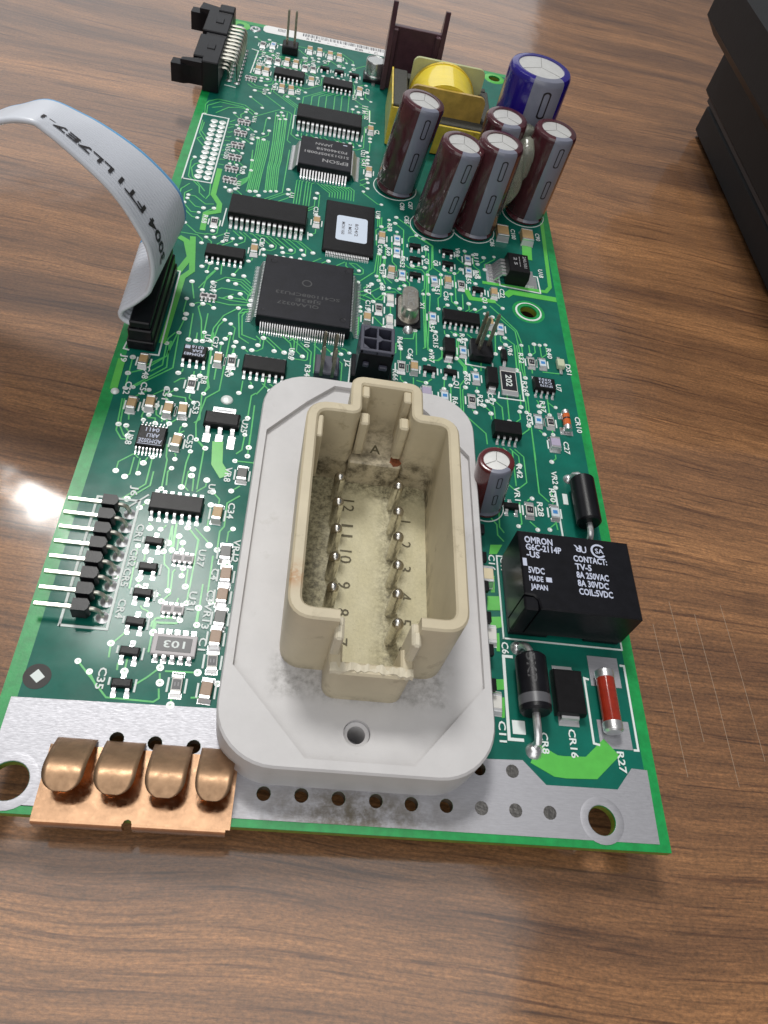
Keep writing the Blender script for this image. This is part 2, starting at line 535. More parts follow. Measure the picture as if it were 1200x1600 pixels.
        for i in range(n - 1):
            f += [(i, i + 1, n + i + 1, n + i), (i, 2 * n + i, 2 * n + i + 1, i + 1), (n + i, n + i + 1, 3 * n + i + 1, 3 * n + i)]
        f += [(0, n, 3 * n, 2 * n), (n - 1, 3 * n - 1, 4 * n - 1, 2 * n - 1)]
        return self.add(v, f)

    def ring(self, cx, cy, r0, r1, z0, z1, n=12):
        return self.lathe([(r0, z1), (r1, z1), (r1 * 1.04, z0)], n, cx, cy, cap=False)

    def wall(self, path, t, z0, z1, closed=False, ch=0.25):
        """Upright wall following a 2D path, with softened top edges."""
        n = len(path)
        pr = [(-t / 2, z0), (-t / 2, z1 - ch), (-t / 2 + ch, z1), (t / 2 - ch, z1), (t / 2, z1 - ch), (t / 2, z0)]
        v, f = [], []
        for i, (x, y) in enumerate(path):
            a = path[(i - 1) % n] if (closed or i) else path[i]
            b = path[(i + 1) % n] if (closed or i < n - 1) else path[i]
            d1 = Vector((x - a[0], y - a[1]))
            d2 = Vector((b[0] - x, b[1] - y))
            ds = [d.normalized() for d in (d1, d2) if d.length > 1e-6]
            tt = sum(ds, Vector((0, 0))).normalized()
            c = max(.4, tt.dot(ds[0]))
            nx, ny = -tt.y / c, tt.x / c
            for o, z in pr:
                v.append((x + nx * o, y + ny * o, z))
        k = len(pr)
        for i in range(n if closed else n - 1):
            j = (i + 1) % n
            for q in range(k - 1):
                f.append((i * k + q, j * k + q, j * k + q + 1, i * k + q + 1))
        if not closed:
            f += [tuple(range(k)), tuple(range((n - 1) * k, n * k))[::-1]]
        return self.add(v, f)

    def mesh(self, name, smooth=35):
        me = bpy.data.meshes.new(name)
        me.from_pydata(self.v, [], self.f)
        bm = bmesh.new()
        bm.from_mesh(me)
        bmesh.ops.recalc_face_normals(bm, faces=bm.faces)
        bm.to_mesh(me)
        bm.free()
        if smooth:
            me.shade_smooth()
            me.set_sharp_from_angle(angle=R(smooth))
        return me

    def build(self, name, m_, parent=None, smooth=35, label=None, kind=None):
        return part(name, self.mesh(name, smooth), m_, parent, label, kind)


def part(name, me, m_, parent=None, label=None, kind=None):
    me.materials.clear()
    me.materials.append(MT[m_])
    o = bpy.data.objects.new(name, me)
    S.collection.objects.link(o)
    if parent:
        o.parent = parent
    if label:
        o['label'] = label
    if kind:
        o['kind'] = kind
    return o


def dup(root, loc, rz=None, parent=None):
    c = root.copy()
    S.collection.objects.link(c)
    c.location = loc
    if rz is not None:
        c.rotation_euler = (0, 0, rz)
    if parent:
        c.parent = parent
    for ch in root.children:
        d = ch.copy()
        S.collection.objects.link(d)
        d.parent = c
    return c


def filled(outer, holes, z, flip=False):
    """Flat face with holes, triangulated. Returns verts, tris."""
    bm = bmesh.new()
    es = []
    for loop in [outer] + holes:
        vs = [bm.verts.new((x, y, z)) for x, y in loop]
        for i in range(len(vs)):
            es.append(bm.edges.new((vs[i], vs[(i + 1) % len(vs)])))
    bmesh.ops.triangle_fill(bm, use_beauty=True, use_dissolve=False, edges=es)
    bm.verts.index_update()
    v = [tuple(q.co) for q in bm.verts]
    f = [tuple(q.index for q in fa.verts) for fa in bm.faces]
    bm.free()
    return v, f


def circ(cx, cy, r, n=16, ph=0.0):
    return [(cx + r * math.cos(2 * PI * i / n + ph), cy + r * math.sin(2 * PI * i / n + ph)) for i in range(n)]


def rrect(x0, y0, x1, y1, r, n=6):
    o = []
    for cx, cy, a in ((x1 - r, y0 + r, -PI / 2), (x1 - r, y1 - r, 0), (x0 + r, y1 - r, PI / 2), (x0 + r, y0 + r, PI)):
        for i in range(n + 1):
            q = a + PI / 2 * i / n
            o.append((cx + r * math.cos(q), cy + r * math.sin(q)))
    return o


def fillet(path, r, n=5, closed=False):
    o = []
    N_ = len(path)
    for i, p in enumerate(path):
        if not closed and i in (0, N_ - 1):
            o.append(p)
            continue
        a, b = Vector(path[(i - 1) % N_]), Vector(path[(i + 1) % N_])
        p = Vector(p)
        d1, d2 = (a - p), (b - p)
        rr = min(r, d1.length * .45, d2.length * .45)
        s, e = p + d1.normalized() * rr, p + d2.normalized() * rr
        for k in range(n + 1):
            t = k / n
            q = s * (1 - t) ** 2 + p * 2 * t * (1 - t) + e * t * t
            o.append((q.x, q.y))
    return o


_txt = {}


def glyphs(s, res=2, grow=.016):
    key = (s, grow)
    if key not in _txt:
        cu = bpy.data.curves.new('lettering', 'FONT')
        cu.body = s
        cu.resolution_u = res
        cu.size = 1.0
        cu.offset = grow
        ob = bpy.data.objects.new('lettering', cu)
        S.collection.objects.link(ob)
        dg = bpy.context.evaluated_depsgraph_get()
        me = bpy.data.meshes.new_from_object(ob.evaluated_get(dg))
        v = [(q.co.x, q.co.y) for q in me.vertices]
        f = [tuple(p.vertices) for p in me.polygons]
        bpy.data.objects.remove(ob)
        bpy.data.curves.remove(cu)
        bpy.data.meshes.remove(me)
        xs = [q[0] for q in v]
        _txt[key] = (v, f, min(xs), max(xs))
    return _txt[key]


def text(mb, s, cx, cy, z, cap, length=None, rot=0.0, align='C', grow=0.016):
    """Flat lettering: cap = capital height, length = total run (stretches the letters)."""
    v, f, a, b = glyphs(s, 2, grow)
    k = cap / 0.69
    sx = k if length is None else length / (b - a)
    ox = {'C': (a + b) / 2, 'L': a, 'R': b}[align]
    c, sn = math.cos(rot), math.sin(rot)
    out = []
    for x, y in v:
        X, Y = (x - ox) * sx, (y - 0.345) * k
        out.append((cx + X * c - Y * sn, cy + X * sn + Y * c, z))
    return mb.add(out, f)


DOWN = -PI / 2      # lettering that reads towards the near edge

# ------------------------------------------------------------------ the table
table = bpy.data.objects.new('table', None)
S.collection.objects.link(table)
table.location = (0, 0, -8)
table['label'] = 'brown wood-grain table top with a glossy clear film, under the circuit board'
table['category'] = 'table'
MB().box(-700, -420, -24, 800, 900, 0, 1.0).build('table_top', 'wood', table)
mb = MB()
for x0, y0, x1, y1 in ((109.0, 42.9, 109.3, 14.0), (113.5, 48.4, 113.9, 20.4), (118.4, 46.1, 118.5, 13.0), (124.6, 48.9, 124.8, 17.8)):
    mb.line([(x0, y0), ((x0 + x1) / 2 + .15, (y0 + y1) / 2), (x1, y1)], 0.10, 0.004, 0.015)
mb.build('film_scratch', 'scratch', table, kind='stuff')

# ------------------------------------------------------------------ the circuit board
board = bpy.data.objects.new('circuit_board', None)
S.collection.objects.link(board)
board['label'] = 'long green circuit board crowded with chips, capacitors and a big beige connector'
board['category'] = 'circuit board'
BW, BH, TH = 99.0, 244.5, 1.6
BIG = [(88.7, 4.0, 2.15), (89.1, 120.4, 2.1), (4.5, 4.1, 2.6), (89.3, 239.9, 1.9)]
DARK = [(38.4, 4.6), (43.7, 4.7), (49.0, 4.6), (54.4, 4.6), (59.6, 4.5), (64.8, 4.6), (70.1, 10.3), (17.1, 10.7), (22.4, 10.5), (27.8, 10.4)]
DOTS = [(75.3, 10.3), (70.1, 4.6), (75.3, 4.6), (80.6, 4.6)]
holes = [circ(x, y, r, 24) for x, y, r in BIG] + [circ(x, y, 1.0, 14) for x, y in DARK + DOTS]
outer = [(0, 0), (BW, 0), (BW, BH), (0, BH)]


def plate(outer, holes, z0, z1):
    mb = MB()
    v, f = filled(outer, holes, z1)
    mb.add(v, f)
    v, f = filled(outer, holes, z0)
    mb.add(v, f)
    for loop in [outer] + holes:
        n = len(loop)
        mb.add([(x, y, z0) for x, y in loop] + [(x, y, z1) for x, y in loop],
               [(i, (i + 1) % n, n + (i + 1) % n, n + i) for i in range(n)])
    return mb


plate(outer, holes, -TH, -0.30).build('substrate', 'laminate', board)
sub = plate(outer, holes, -0.30, 0.0).build('surface_layer', 'edge', board)
mb = MB()
mh = [circ(x, y, r + (2.0 if i == 1 else 0.6), 24) for i, (x, y, r) in enumerate(BIG)] + [circ(x, y, 1.5, 14) for x, y in DARK + DOTS]
v, f = filled([(2.3, 1.2), (97.0, 1.2), (97.0, 242.3), (2.3, 242.3)], mh, 0.025)
mb.add(v, f)
mb.build('solder_mask', 'mask', board)

# printed traces, thick copper, vias, silkscreen
PAS = """k 13.5 229.9;b 16.6 230.9;k 16.4 220.6;k 19.0 220.8;c 21.8 221.3;c 24.5 221.2;k 27.4 220.2;k 29.9 220.4;c 28.0 232.0;c 31.1 232.1;c 34.5 231.4;c 37.4 231.3;c 14.0 212.8;c 16.4 212.6;c 21.8 204.4;c 24.5 204.4;c 29.9 212.2;c 44.6 211.8;k 12.5 134.5;c 36.4 141.3;c 48.7 168.3;c 48.6 190.0;c 22.9 126.0;c 52.8 139.6;b 56.7 140.0;b 56.7 134.9;c 55.3 126.4;b 58.0 126.3;b 65.9 126.0;c 69.2 126.2;b 74.7 136.7;b 74.7 131.8;k 72.6 125.9;c 80.6 124.6;w 55.2 116.2;k 52.6 112.4;w 55.1 108.6;c 50.0 108.3;b 65.2 112.4;k 57.9 94.5;c 60.6 94.6;b 71.9 102.4;b 81.3 112.3;c 78.7 113.3;b 74.4 94.6;k 73.1 87.5;b 67.2 87.6;u 63.2 87.6;b 90.5 102.4;k 87.8 102.2;b 87.5 84.3;k 90.2 84.3;u 90.3 78.1;k 83.1 60.2;b 88.2 60.4;c 6.0 85.2;c 20.0 88.5;k 22.7 88.7;k 16.0 80.8;c 6.2 73.4;c 9.4 74.3;c 12.9 73.3;c 15.6 73.5;c 15.8 65.7;d 28.4 60.1;c 25.3 50.8;d 27.8 43.1;m 28.4 38.8;m 28.4 34.9;d 28.6 30.9;m 28.4 27.4;k 28.5 23.5;k 23.9 19.3;m 28.3 18.8;h 73.3 44.0;w 73.5 32.7;w 73.5 20.8"""
SOT = '33.4 221.7;37.9 221.3;42.6 221.0;61.2 138.0;61.2 132.6;61.2 126.5;69.5 138.0;69.4 133.0;76.6 124.9;64.0 94.8;68.6 94.8;79.3 60.4;16.0 43.7;16.0 38.7;16.1 33.9;16.0 28.8;16.2 23.8;16.1 18.7'
ARR = '13.6 182.0;13.4 176.0;13.4 169.8;13.5 163.8;13.4 158.2;13.6 153.1;15.2 107.4;12.5 207.0;21.1 41.1;21.1 31.6'
SO = [(18.7,210.2,27.8,214.6,1.7,7,1.27),(33.4,210.0,42.4,214.4,1.7,7,1.27),(12.3,120.5,21.2,124.4,1.7,7,1.27),(13.0,87.0,17.8,90.6,1.7,4,1.27),
    (8.7,63.4,13.8,68.4,1.1,8,0.65),(25.0,86.0,33.8,90.2,1.7,7,1.27),(13.8,49.6,22.8,53.2,1.7,7,1.27),(67.3,110.9,76.2,114.8,1.7,7,1.27),
    (87.2,92.9,92.2,96.5,1.7,4,1.27),(76.8,77.6,82.8,81.3,2.4,4,1.27)]
LABELS = [('U3',16.9,94.6),('C37',18.7,93.8),('R9',22.4,85.4),('R8',18.1,82.6),('J9',2.2,85.5),('C48',7.0,82.4),('C54',7.3,78.1),('C52',4.5,77.7),
    ('C51',11.7,77.7),('C53',17.8,75.1),('U25',27.4,72.0),('U28',7.4,65.6),('C55',18.0,66.5),('J6',10.7,53.8),('U6',23.5,56.2),('VR8',25.9,59.9),
    ('C34',27.5,52.0),('CR1',13.2,45.4),('CR2',13.2,40.4),('CR5',12.9,36.6),('CR4',13.3,31.0),('U27',24.0,41.7),('C4',26.6,38.9),('C3',26.5,34.8),
    ('U31',23.8,33.6),('VR12',29.4,43.9),('VR13',26.5,31.2),('C35',13.0,19.4),('C1',26.6,26.3),('R32',85.6,103.3),('R40',92.6,106.3),('DS1',96.7,101.9),
    ('U7',93.5,95.4),('R26',85.6,94.2),('R37',89.1,88.8),('R35',85.6,84.6),('CR10',96.6,84.9),('C27',93.0,77.8),('VR6',83.1,105.3),('R54',65.0,109.2),
    ('CR15',65.7,104.7),('R46',72.0,106.8),('VR7',64.7,99.1),('R65',72.4,93.9),('Q1',70.0,91.8),('R6',69.5,86.9),('R29',75.1,88.0),('CR7',77.4,88.9),
    ('Q3',78.3,121.9),('X1',62.8,116.3),('C61',59.9,99.2),('R64',57.6,102.5),('R51',66.6,123.0),('C36',68.7,121.1),('C3',53.4,120.4),('R17',50.1,118.8),
    ('C15',50.1,113.3),('J2',46.4,93.4),('R66',56.6,91.9),('R50',54.8,144.8),('C40',52.5,135.1),('R49',54.5,134.6),('C39',53.1,127.0),('R52',58.1,130.9),
    ('Q7',64.2,138.7),('Q9',64.2,133.3),('Q8',66.5,133.2),('VR4',72.3,139.3),('C86',81.8,146.0),('C100',88.0,151.4),('C90',94.8,152.0),
    ('U18',93.9,136.2),('R11',77.1,138.4),('R56',76.8,131.3),('R55',74.6,128.9),('C22',82.9,125.6),('U17',16.6,175.2),('U16',16.1,184.6),
    ('U15',11.2,168.0),('U30',11.2,164.1),('U29',16.1,158.4),('U14',15.9,151.6),('C35',35.9,146.4),('U13',51.7,149.3),('C43',47.3,172.8),
    ('U21',46.9,177.5),('R68',10.2,135.1),('U18',16.0,129.6),('C50',24.3,129.9),('U1',29.4,151.3),('U2',47.2,197.4),('C7',50.6,190.4),('U24',15.7,111.2),
    ('U26',34.4,93.7),('U10',37.4,98.0),('R34',38.1,89.4),('R42',82.0,69.7),('VR1',81.0,64.0),('R28',85.4,60.9),('VR2',89.3,69.3),('R30',88.3,64.7),
    ('C6',75.8,30.7),('C16',74.7,47.4),('C11',74.2,16.3),('C17',76.9,47.1),('CR8',81.0,15.0),('CR16',85.7,15.3),('R27',93.4,12.9),('C10',13.5,218.1),
    ('C20',15.0,218.0),('R12',13.6,227.8),('R13',16.5,227.8),('R14',14.3,223.7),('R15',18.5,225.1),('C12',19.5,204.7),('C13',26.7,205.0),
    ('C14',31.8,213.1),('C19',47.1,213.3),('R16',27.2,225.8),('R18',29.6,225.3),('Q4',33.2,227.0),('Q5',37.8,226.1),('Q6',42.4,225.9),('U19',17.1,201.0),
    ('C21',43.3,208.2),('C88',58.0,155.1),('C87',60.2,156.2),('C85',59.2,149.4)]
TR_HAND = [[(67.4,93.2),(67.2,90.0)],[(68.7,91.3),(68.6,85.3)],[(70.6,100.2),(72.3,97.8),(72.2,95.9)],[(70.3,100.1),(71.9,97.6),(71.8,95.8)],[(71.8,93.5),
    (70.8,91.7),(70.7,83.4)],[(72.0,91.4),(71.3,90.5),(71.2,83.5),(75.7,78.8),(75.8,75.9)],[(75.8,86.7),(77.1,85.3)],[(77.2,84.7),(77.2,83.0)],
    [(78.1,88.8),(79.8,87.0),(79.8,83.3)],[(81.2,90.7),(81.1,83.1)],[(63.2,90.0),(63.3,91.0),(64.6,92.4)],[(63.3,91.0),(61.2,91.3)],[(87.9,108.2),
    (87.9,105.0)],[(90.6,108.8),(90.6,105.0)],[(87.9,101.0),(87.8,98.9)],[(90.3,99.9),(94.3,100.1)],[(84.3,107.4),(84.2,99.3)],[(84.9,107.5),(84.9,99.8),
    (84.8,91.7),(85.3,89.7),(85.2,86.5)],[(85.4,107.6),(85.4,100.1),(85.8,96.5)],[(86.1,107.8),(86.0,97.1)],[(85.9,92.0),(85.8,86.6)],[(84.2,91.6),
    (84.1,87.9)],[(90.4,91.3),(90.4,88.2),(90.4,86.7)],[(90.4,83.2),(90.5,81.1)],[(85.3,82.7),(85.2,81.6),(83.5,79.9)],[(85.8,82.7),(85.8,73.3)],
    [(85.8,82.4),(85.6,64.9),(87.4,63.0)],[(88.2,58.9),(88.4,56.5)],[(81.0,75.0),(81.0,65.9)],[(81.3,62.0),(81.3,57.0),(80.6,56.3)],[(77.1,61.8),
    (76.8,55.6),(77.6,54.4)],[(75.3,57.4),(76.3,56.1),(76.3,53.7),(77.4,52.4)],[(79.4,120.2),(81.6,117.6),(85.4,112.6),(86.2,108.5)],[(82.3,109.5),
    (84.4,107.6),(84.3,99.0)],[(81.7,116.1),(85.0,112.3),(85.5,104.8)],[(80.0,110.4),(79.6,103.5)],[(63.4,118.2),(63.9,101.5),(64.6,100.8)],
    [(63.1,120.5),(63.2,102.0)],[(70.0,122.2),(70.0,119.5),(71.9,117.4)],[(71.1,122.5),(71.1,119.3)],[(72.8,122.9),(72.7,117.4)],[(67.2,101.3),
    (67.0,99.4),(66.2,98.4),(63.1,98.2)],[(68.6,99.1),(68.6,97.0)],[(70.7,106.5),(70.4,100.1),(72.1,97.4),(72.0,95.8)],[(71.2,106.3),(70.6,100.5),
    (72.5,97.9),(72.4,95.8)],[(76.0,100.0),(75.8,97.2)],[(13.3,95.6),(13.3,93.5)],[(14.7,95.9),(14.8,93.4)],[(16.1,96.3),(16.2,93.4)],[(11.1,95.1),
    (11.7,84.8),(5.4,78.2)],[(10.4,95.0),(9.3,92.9),(9.3,91.5),(9.9,90.9),(10.5,84.7),(5.1,78.3)],[(9.3,91.5),(9.6,85.2),(7.7,83.0)],[(3.7,86.2),
    (4.0,77.7)],[(21.4,96.4),(21.4,80.4),(19.2,78.0),(18.4,71.0),(19.0,67.4),(21.0,65.4)],[(17.9,96.7),(18.8,83.1),(19.4,80.8),(18.3,78.7),(18.9,72.2),
    (18.0,71.2)],[(18.1,91.7),(18.6,82.9),(19.1,81.1),(18.6,79.0)],[(15.9,83.2),(15.9,84.7)],[(14.5,82.4),(13.7,82.2),(12.6,80.9)],[(19.9,86.9),
    (20.0,83.2)],[(22.5,93.4),(22.8,91.0)],[(15.9,75.4),(15.4,77.3),(12.4,77.4)],[(6.0,71.7),(6.3,69.9)],[(8.6,73.0),(8.4,71.1),(8.9,70.3)],[(9.5,72.6),
    (9.6,71.7)],[(10.5,74.3),(10.9,72.0),(12.2,71.2),(12.2,70.4)],[(11.4,74.5),(11.7,72.4),(12.5,71.4)],[(12.9,71.7),(13.2,70.3)],[(15.0,71.8),
    (13.6,70.2)],[(28.5,81.1),(27.7,80.2),(27.7,74.2)],[(28.6,77.8),(28.8,69.2),(28.8,66.9)],[(16.6,68.9),(15.7,68.1)],[(4.8,68.5),(5.2,68.0),(6.3,65.9),
    (7.0,66.0)],[(4.1,74.9),(4.7,67.0),(6.0,65.1),(7.2,65.2)],[(4.5,75.0),(5.1,68.2)],[(6.2,68.4),(6.2,67.9),(7.1,66.8)],[(9.5,71.0),(10.9,71.1),
    (11.1,69.9)],[(14.2,65.2),(14.5,62.4),(14.8,61.6),(15.0,55.0)],[(18.5,64.2),(18.2,61.4),(18.3,55.9)],[(19.1,67.2),(20.8,65.3),(21.0,55.8)],
    [(15.9,59.8),(15.4,58.9),(15.7,55.9)],[(19.6,58.7),(20.1,57.9),(20.3,55.3)],[(12.2,61.8),(12.2,55.6),(8.8,51.8)],[(13.0,58.6),(13.0,55.4),
    (9.8,52.0)],[(27.7,69.9),(27.6,66.1),(26.7,65.0)],[(28.7,70.0),(28.8,64.8)],[(26.7,63.3),(30.6,63.4)],[(28.6,55.5),(26.6,53.6),(26.8,48.6),
    (26.2,47.5),(26.3,43.7)],[(23.9,52.8),(24.0,47.7)],[(18.2,47.6),(18.2,44.0)],[(18.8,48.2),(19.0,42.7)],[(20.8,47.5),(23.0,45.3),(23.0,43.2)],
    [(19.7,45.4),(19.8,42.8)],[(20.5,44.4),(20.6,42.9)],[(11.4,61.6),(10.9,60.2)],[(12.2,50.5),(13.3,51.9)],[(18.3,47.6),(18.9,41.9)],[(18.9,47.9),
    (19.2,42.7)],[(21.0,47.5),(22.9,45.2),(23.0,39.9),(23.0,33.1)],[(19.7,45.6),(19.8,42.8)],[(20.6,44.2),(20.6,42.9)],[(25.8,42.5),(26.0,35.4)],
    [(25.0,36.9),(25.2,29.5)],[(17.7,42.3),(18.0,41.6),(18.3,39.9),(19.2,39.0),(19.7,35.0)],[(20.2,39.1),(19.9,38.6),(20.2,34.5),(19.1,33.0)],
    [(21.4,39.5),(21.4,38.0)],[(22.2,39.4),(22.3,36.1)],[(14.9,41.9),(15.0,40.1)],[(14.9,36.6),(15.1,35.1)],[(21.6,33.9),(21.5,33.1)],[(16.1,31.9),
    (16.4,31.4),(17.3,31.1),(17.8,30.4)],[(21.5,30.3),(19.0,30.1),(18.4,29.3),(18.4,28.4)],[(22.5,30.0),(22.0,29.4),(19.3,29.2)],[(27.6,41.9),
    (28.4,41.0),(28.5,40.5)],[(26.8,33.7),(28.2,33.8)],[(11.2,36.6),(11.9,36.5)],[(18.0,34.1),(18.8,34.1)],[(13.5,42.8),(13.8,34.7)],[(11.1,20.3),
    (12.7,17.9)],[(9.1,21.8),(13.6,17.3),(14.3,16.6),(21.0,16.5),(21.7,17.1),(21.4,18.6)],[(14.7,27.0),(13.1,24.9)],[(14.8,22.0),(14.9,20.9)],
    [(16.0,22.9),(16.0,20.8)],[(17.8,18.8),(19.4,20.2),(21.0,21.9)],[(21.8,21.4),(26.6,21.6)],[(21.5,30.5),(18.7,29.9),(18.8,24.2)],[(22.5,29.8),
    (22.1,29.5),(19.0,29.3),(18.9,27.5)],[(25.0,32.5),(25.0,28.9)],[(26.2,17.6),(27.9,17.8)],[(21.1,21.0),(21.4,19.5)],[(13.1,25.1),(13.3,22.8)],
    [(29.8,20.1),(30.3,20.0)],[(23.5,17.3),(23.5,16.2)],[(56.2,147.1),(58.4,144.8),(58.3,133.4)],[(55.4,139.6),(55.6,130.9),(56.6,129.5),(56.7,124.0)],
    [(57.8,131.5),(59.7,129.7),(62.9,129.7),(63.7,128.4),(63.4,122.5),(62.8,121.4)],[(61.3,143.0),(60.0,142.3),(59.6,141.1),(59.7,140.1)],[(61.7,143.0),
    (65.7,140.1),(65.4,130.8),(64.1,129.2),(64.0,120.7)],[(63.5,142.4),(65.9,140.2),(65.8,131.3),(67.6,129.8),(67.6,126.1)],[(64.7,136.9),(64.8,130.7),
    (64.5,129.6),(64.4,120.8)],[(60.6,130.6),(63.7,130.8)],[(68.7,131.1),(69.7,130.3),(71.9,130.7),(72.8,132.5)],[(71.1,130.4),(71.1,122.5)],
    [(51.9,133.4),(51.3,125.8),(47.6,121.0)],[(52.3,133.1),(51.9,124.4)],[(52.8,132.9),(52.4,122.9)],[(53.7,124.8),(55.6,122.7)],[(53.2,124.7),
    (54.1,122.0)],[(52.6,124.5),(53.1,121.8)],[(53.6,132.1),(53.4,129.0)],[(53.9,137.0),(53.8,129.1)],[(51.7,148.4),(51.7,144.3)],[(52.2,148.5),
    (52.2,144.4)],[(52.7,148.7),(52.7,144.6)],[(56.5,149.8),(60.0,146.7),(61.7,143.4)],[(65.7,125.0),(65.7,122.7)],[(52.0,143.7),(51.3,142.7),
    (51.6,136.4)],[(57.4,121.0),(57.4,122.2),(58.6,122.5)],[(48.4,112.3),(48.5,110.8)],[(47.7,108.4),(48.2,108.6),(48.1,102.8)],[(51.3,114.9),
    (54.3,119.1),(56.5,119.6)],[(51.5,109.7),(54.0,106.6)],[(55.3,115.1),(55.4,111.0)],[(58.3,103.9),(60.6,104.3),(61.0,107.2)],[(61.3,106.5),
    (61.3,99.2)],[(65.8,125.2),(65.7,122.7)],[(64.8,120.5),(63.9,102.2),(64.6,101.3)],[(64.4,128.1),(63.6,119.4),(63.4,102.1),(62.8,101.6)],
    [(67.7,129.0),(67.4,120.8),(66.7,119.8),(66.7,116.0)],[(67.1,102.5),(67.0,99.8),(66.0,98.5),(63.1,98.2)],[(47.7,116.3),(49.0,116.6),(51.1,115.6)],
    [(47.6,117.4),(49.5,118.3)],[(47.7,115.5),(50.1,114.6)],[(50.8,117.4),(51.6,116.1),(53.3,115.9),(53.8,118.2)],[(2.8,182.8),(2.3,187.8),(2.8,189.8),
    (5.1,191.9),(12.7,191.4),(16.2,188.0)],[(3.3,183.0),(2.9,187.5),(5.9,190.7),(12.3,190.3),(15.5,187.1)],[(2.8,179.4),(3.0,172.8),(5.0,169.3)],
    [(3.4,178.5),(3.3,174.0),(5.0,171.2)],[(3.7,171.0),(2.8,169.8),(5.0,166.7)],[(4.4,148.8),(2.8,145.9),(3.0,141.9)],[(5.4,146.5),(3.9,144.5),
    (4.4,140.6)],[(4.9,143.9),(6.5,143.9),(9.4,141.3),(11.3,141.9)],[(4.9,142.5),(7.2,139.7),(9.2,139.6)],[(4.7,139.8),(6.6,137.3),(8.4,137.5)],
    [(5.1,137.7),(7.2,135.4),(8.4,135.3)],[(3.7,160.8),(3.1,158.9),(3.6,151.8),(6.8,148.2),(7.3,145.5),(8.8,143.8)],[(5.9,158.9),(4.3,157.8),(3.7,155.7),
    (4.6,152.1),(8.4,146.6)],[(9.3,150.1),(9.7,145.4),(9.1,143.4)],[(6.8,188.4),(4.2,186.8)],[(5.6,184.4),(8.5,188.5),(11.2,189.6),(13.6,189.3)],
    [(12.5,184.2),(12.2,185.9),(13.4,187.8)],[(9.9,179.8),(11.9,180.0)],[(9.8,180.9),(11.2,182.6)],[(9.5,137.8),(11.6,140.2)],[(18.1,175.5),(18.4,167.7),
    (18.3,160.5),(18.3,157.9),(18.2,149.6)],[(18.6,175.4),(18.9,167.9),(18.8,160.7),(18.7,158.0),(18.6,149.8)],[(19.2,175.3),(19.4,168.0),(19.2,160.8),
    (19.2,158.2),(19.0,149.9)],[(19.7,175.2),(19.8,168.2),(19.7,161.0),(19.6,158.4),(19.5,150.0)],[(20.2,175.1),(20.3,168.4),(20.1,161.2),(20.1,158.5),
    (20.0,150.2)],[(20.7,175.1),(20.8,168.5),(20.6,161.3),(20.6,158.7),(20.4,150.3)],[(21.2,175.0),(21.3,168.7),(21.1,161.5),(21.0,158.8),(20.9,150.5)],
    [(21.5,190.7),(22.2,174.7),(22.3,165.2),(22.2,162.0),(22.7,151.0)],[(22.2,189.1),(22.7,174.9),(22.8,165.4),(22.6,162.2),(23.1,151.2)],[(22.9,187.4),
    (23.2,175.1),(23.2,165.6),(23.1,162.4),(23.6,151.3)],[(23.0,191.3),(23.6,175.2),(23.8,165.7),(23.6,162.5),(24.0,151.5)],[(23.7,189.7),(24.1,175.4),
    (24.2,165.9),(24.0,162.7),(24.5,151.6)],[(24.4,188.0),(24.6,175.6),(24.8,166.1),(24.5,162.8),(25.0,151.8)],[(24.6,191.9),(25.1,175.8),(25.2,166.2),
    (25.0,163.0),(25.4,151.9)],[(16.3,151.5),(17.7,153.9),(18.2,159.3)],[(15.9,151.7),(17.8,154.5),(18.0,161.7)],[(15.4,151.8),(17.9,155.1),
    (17.9,164.1)],[(15.0,152.0),(18.0,155.7),(17.7,166.6)],[(14.5,152.2),(18.1,156.3),(17.5,169.1)],[(13.8,119.1),(13.6,116.0)],[(16.4,119.4),
    (16.7,115.8)],[(15.5,117.6),(13.9,114.2),(13.6,109.6)],[(20.3,118.9),(19.4,116.4)],[(24.2,108.6),(19.8,108.6)],[(24.0,107.7),(19.9,107.6),
    (17.3,108.0)],[(24.1,107.0),(19.9,106.1),(16.4,106.5),(15.0,107.0)],[(24.8,105.5),(22.9,105.4),(22.2,103.8),(23.2,96.5),(25.4,95.0)],[(25.3,105.1),
    (23.5,104.7),(23.0,103.2),(23.7,97.3),(26.8,96.3)],[(14.4,105.1),(13.6,103.9),(14.9,100.0),(15.9,93.6)],[(12.9,101.6),(13.4,93.0)],[(15.9,102.3),
    (16.1,93.6)],[(11.5,99.6),(9.9,87.8),(6.1,84.0)],[(21.9,105.5),(19.2,102.4),(17.7,98.0),(17.6,94.0)],[(19.6,101.1),(18.6,98.9),(18.1,93.4)],
    [(21.3,97.1),(20.5,95.3)],[(22.7,93.5),(22.4,90.5)],[(28.2,99.7),(28.2,97.3)],[(29.9,100.8),(33.9,96.9),(34.5,94.4)],[(31.2,101.1),(34.7,97.8),
    (34.8,94.5)],[(30.0,86.5),(29.9,83.4),(28.6,80.8)],[(12.7,110.1),(14.3,114.3),(15.4,116.8)],[(20.3,109.8),(18.0,107.8)],[(39.0,100.8),(39.4,89.0)],
    [(22.2,103.8),(24.4,105.0)],[(11.0,111.9),(12.3,106.4)],[(9.0,112.9),(8.5,97.8),(8.3,93.2),(9.2,91.5),(10.1,92.3)],[(10.1,92.3),(9.9,87.8),
    (6.6,83.4),(3.7,81.7)]]
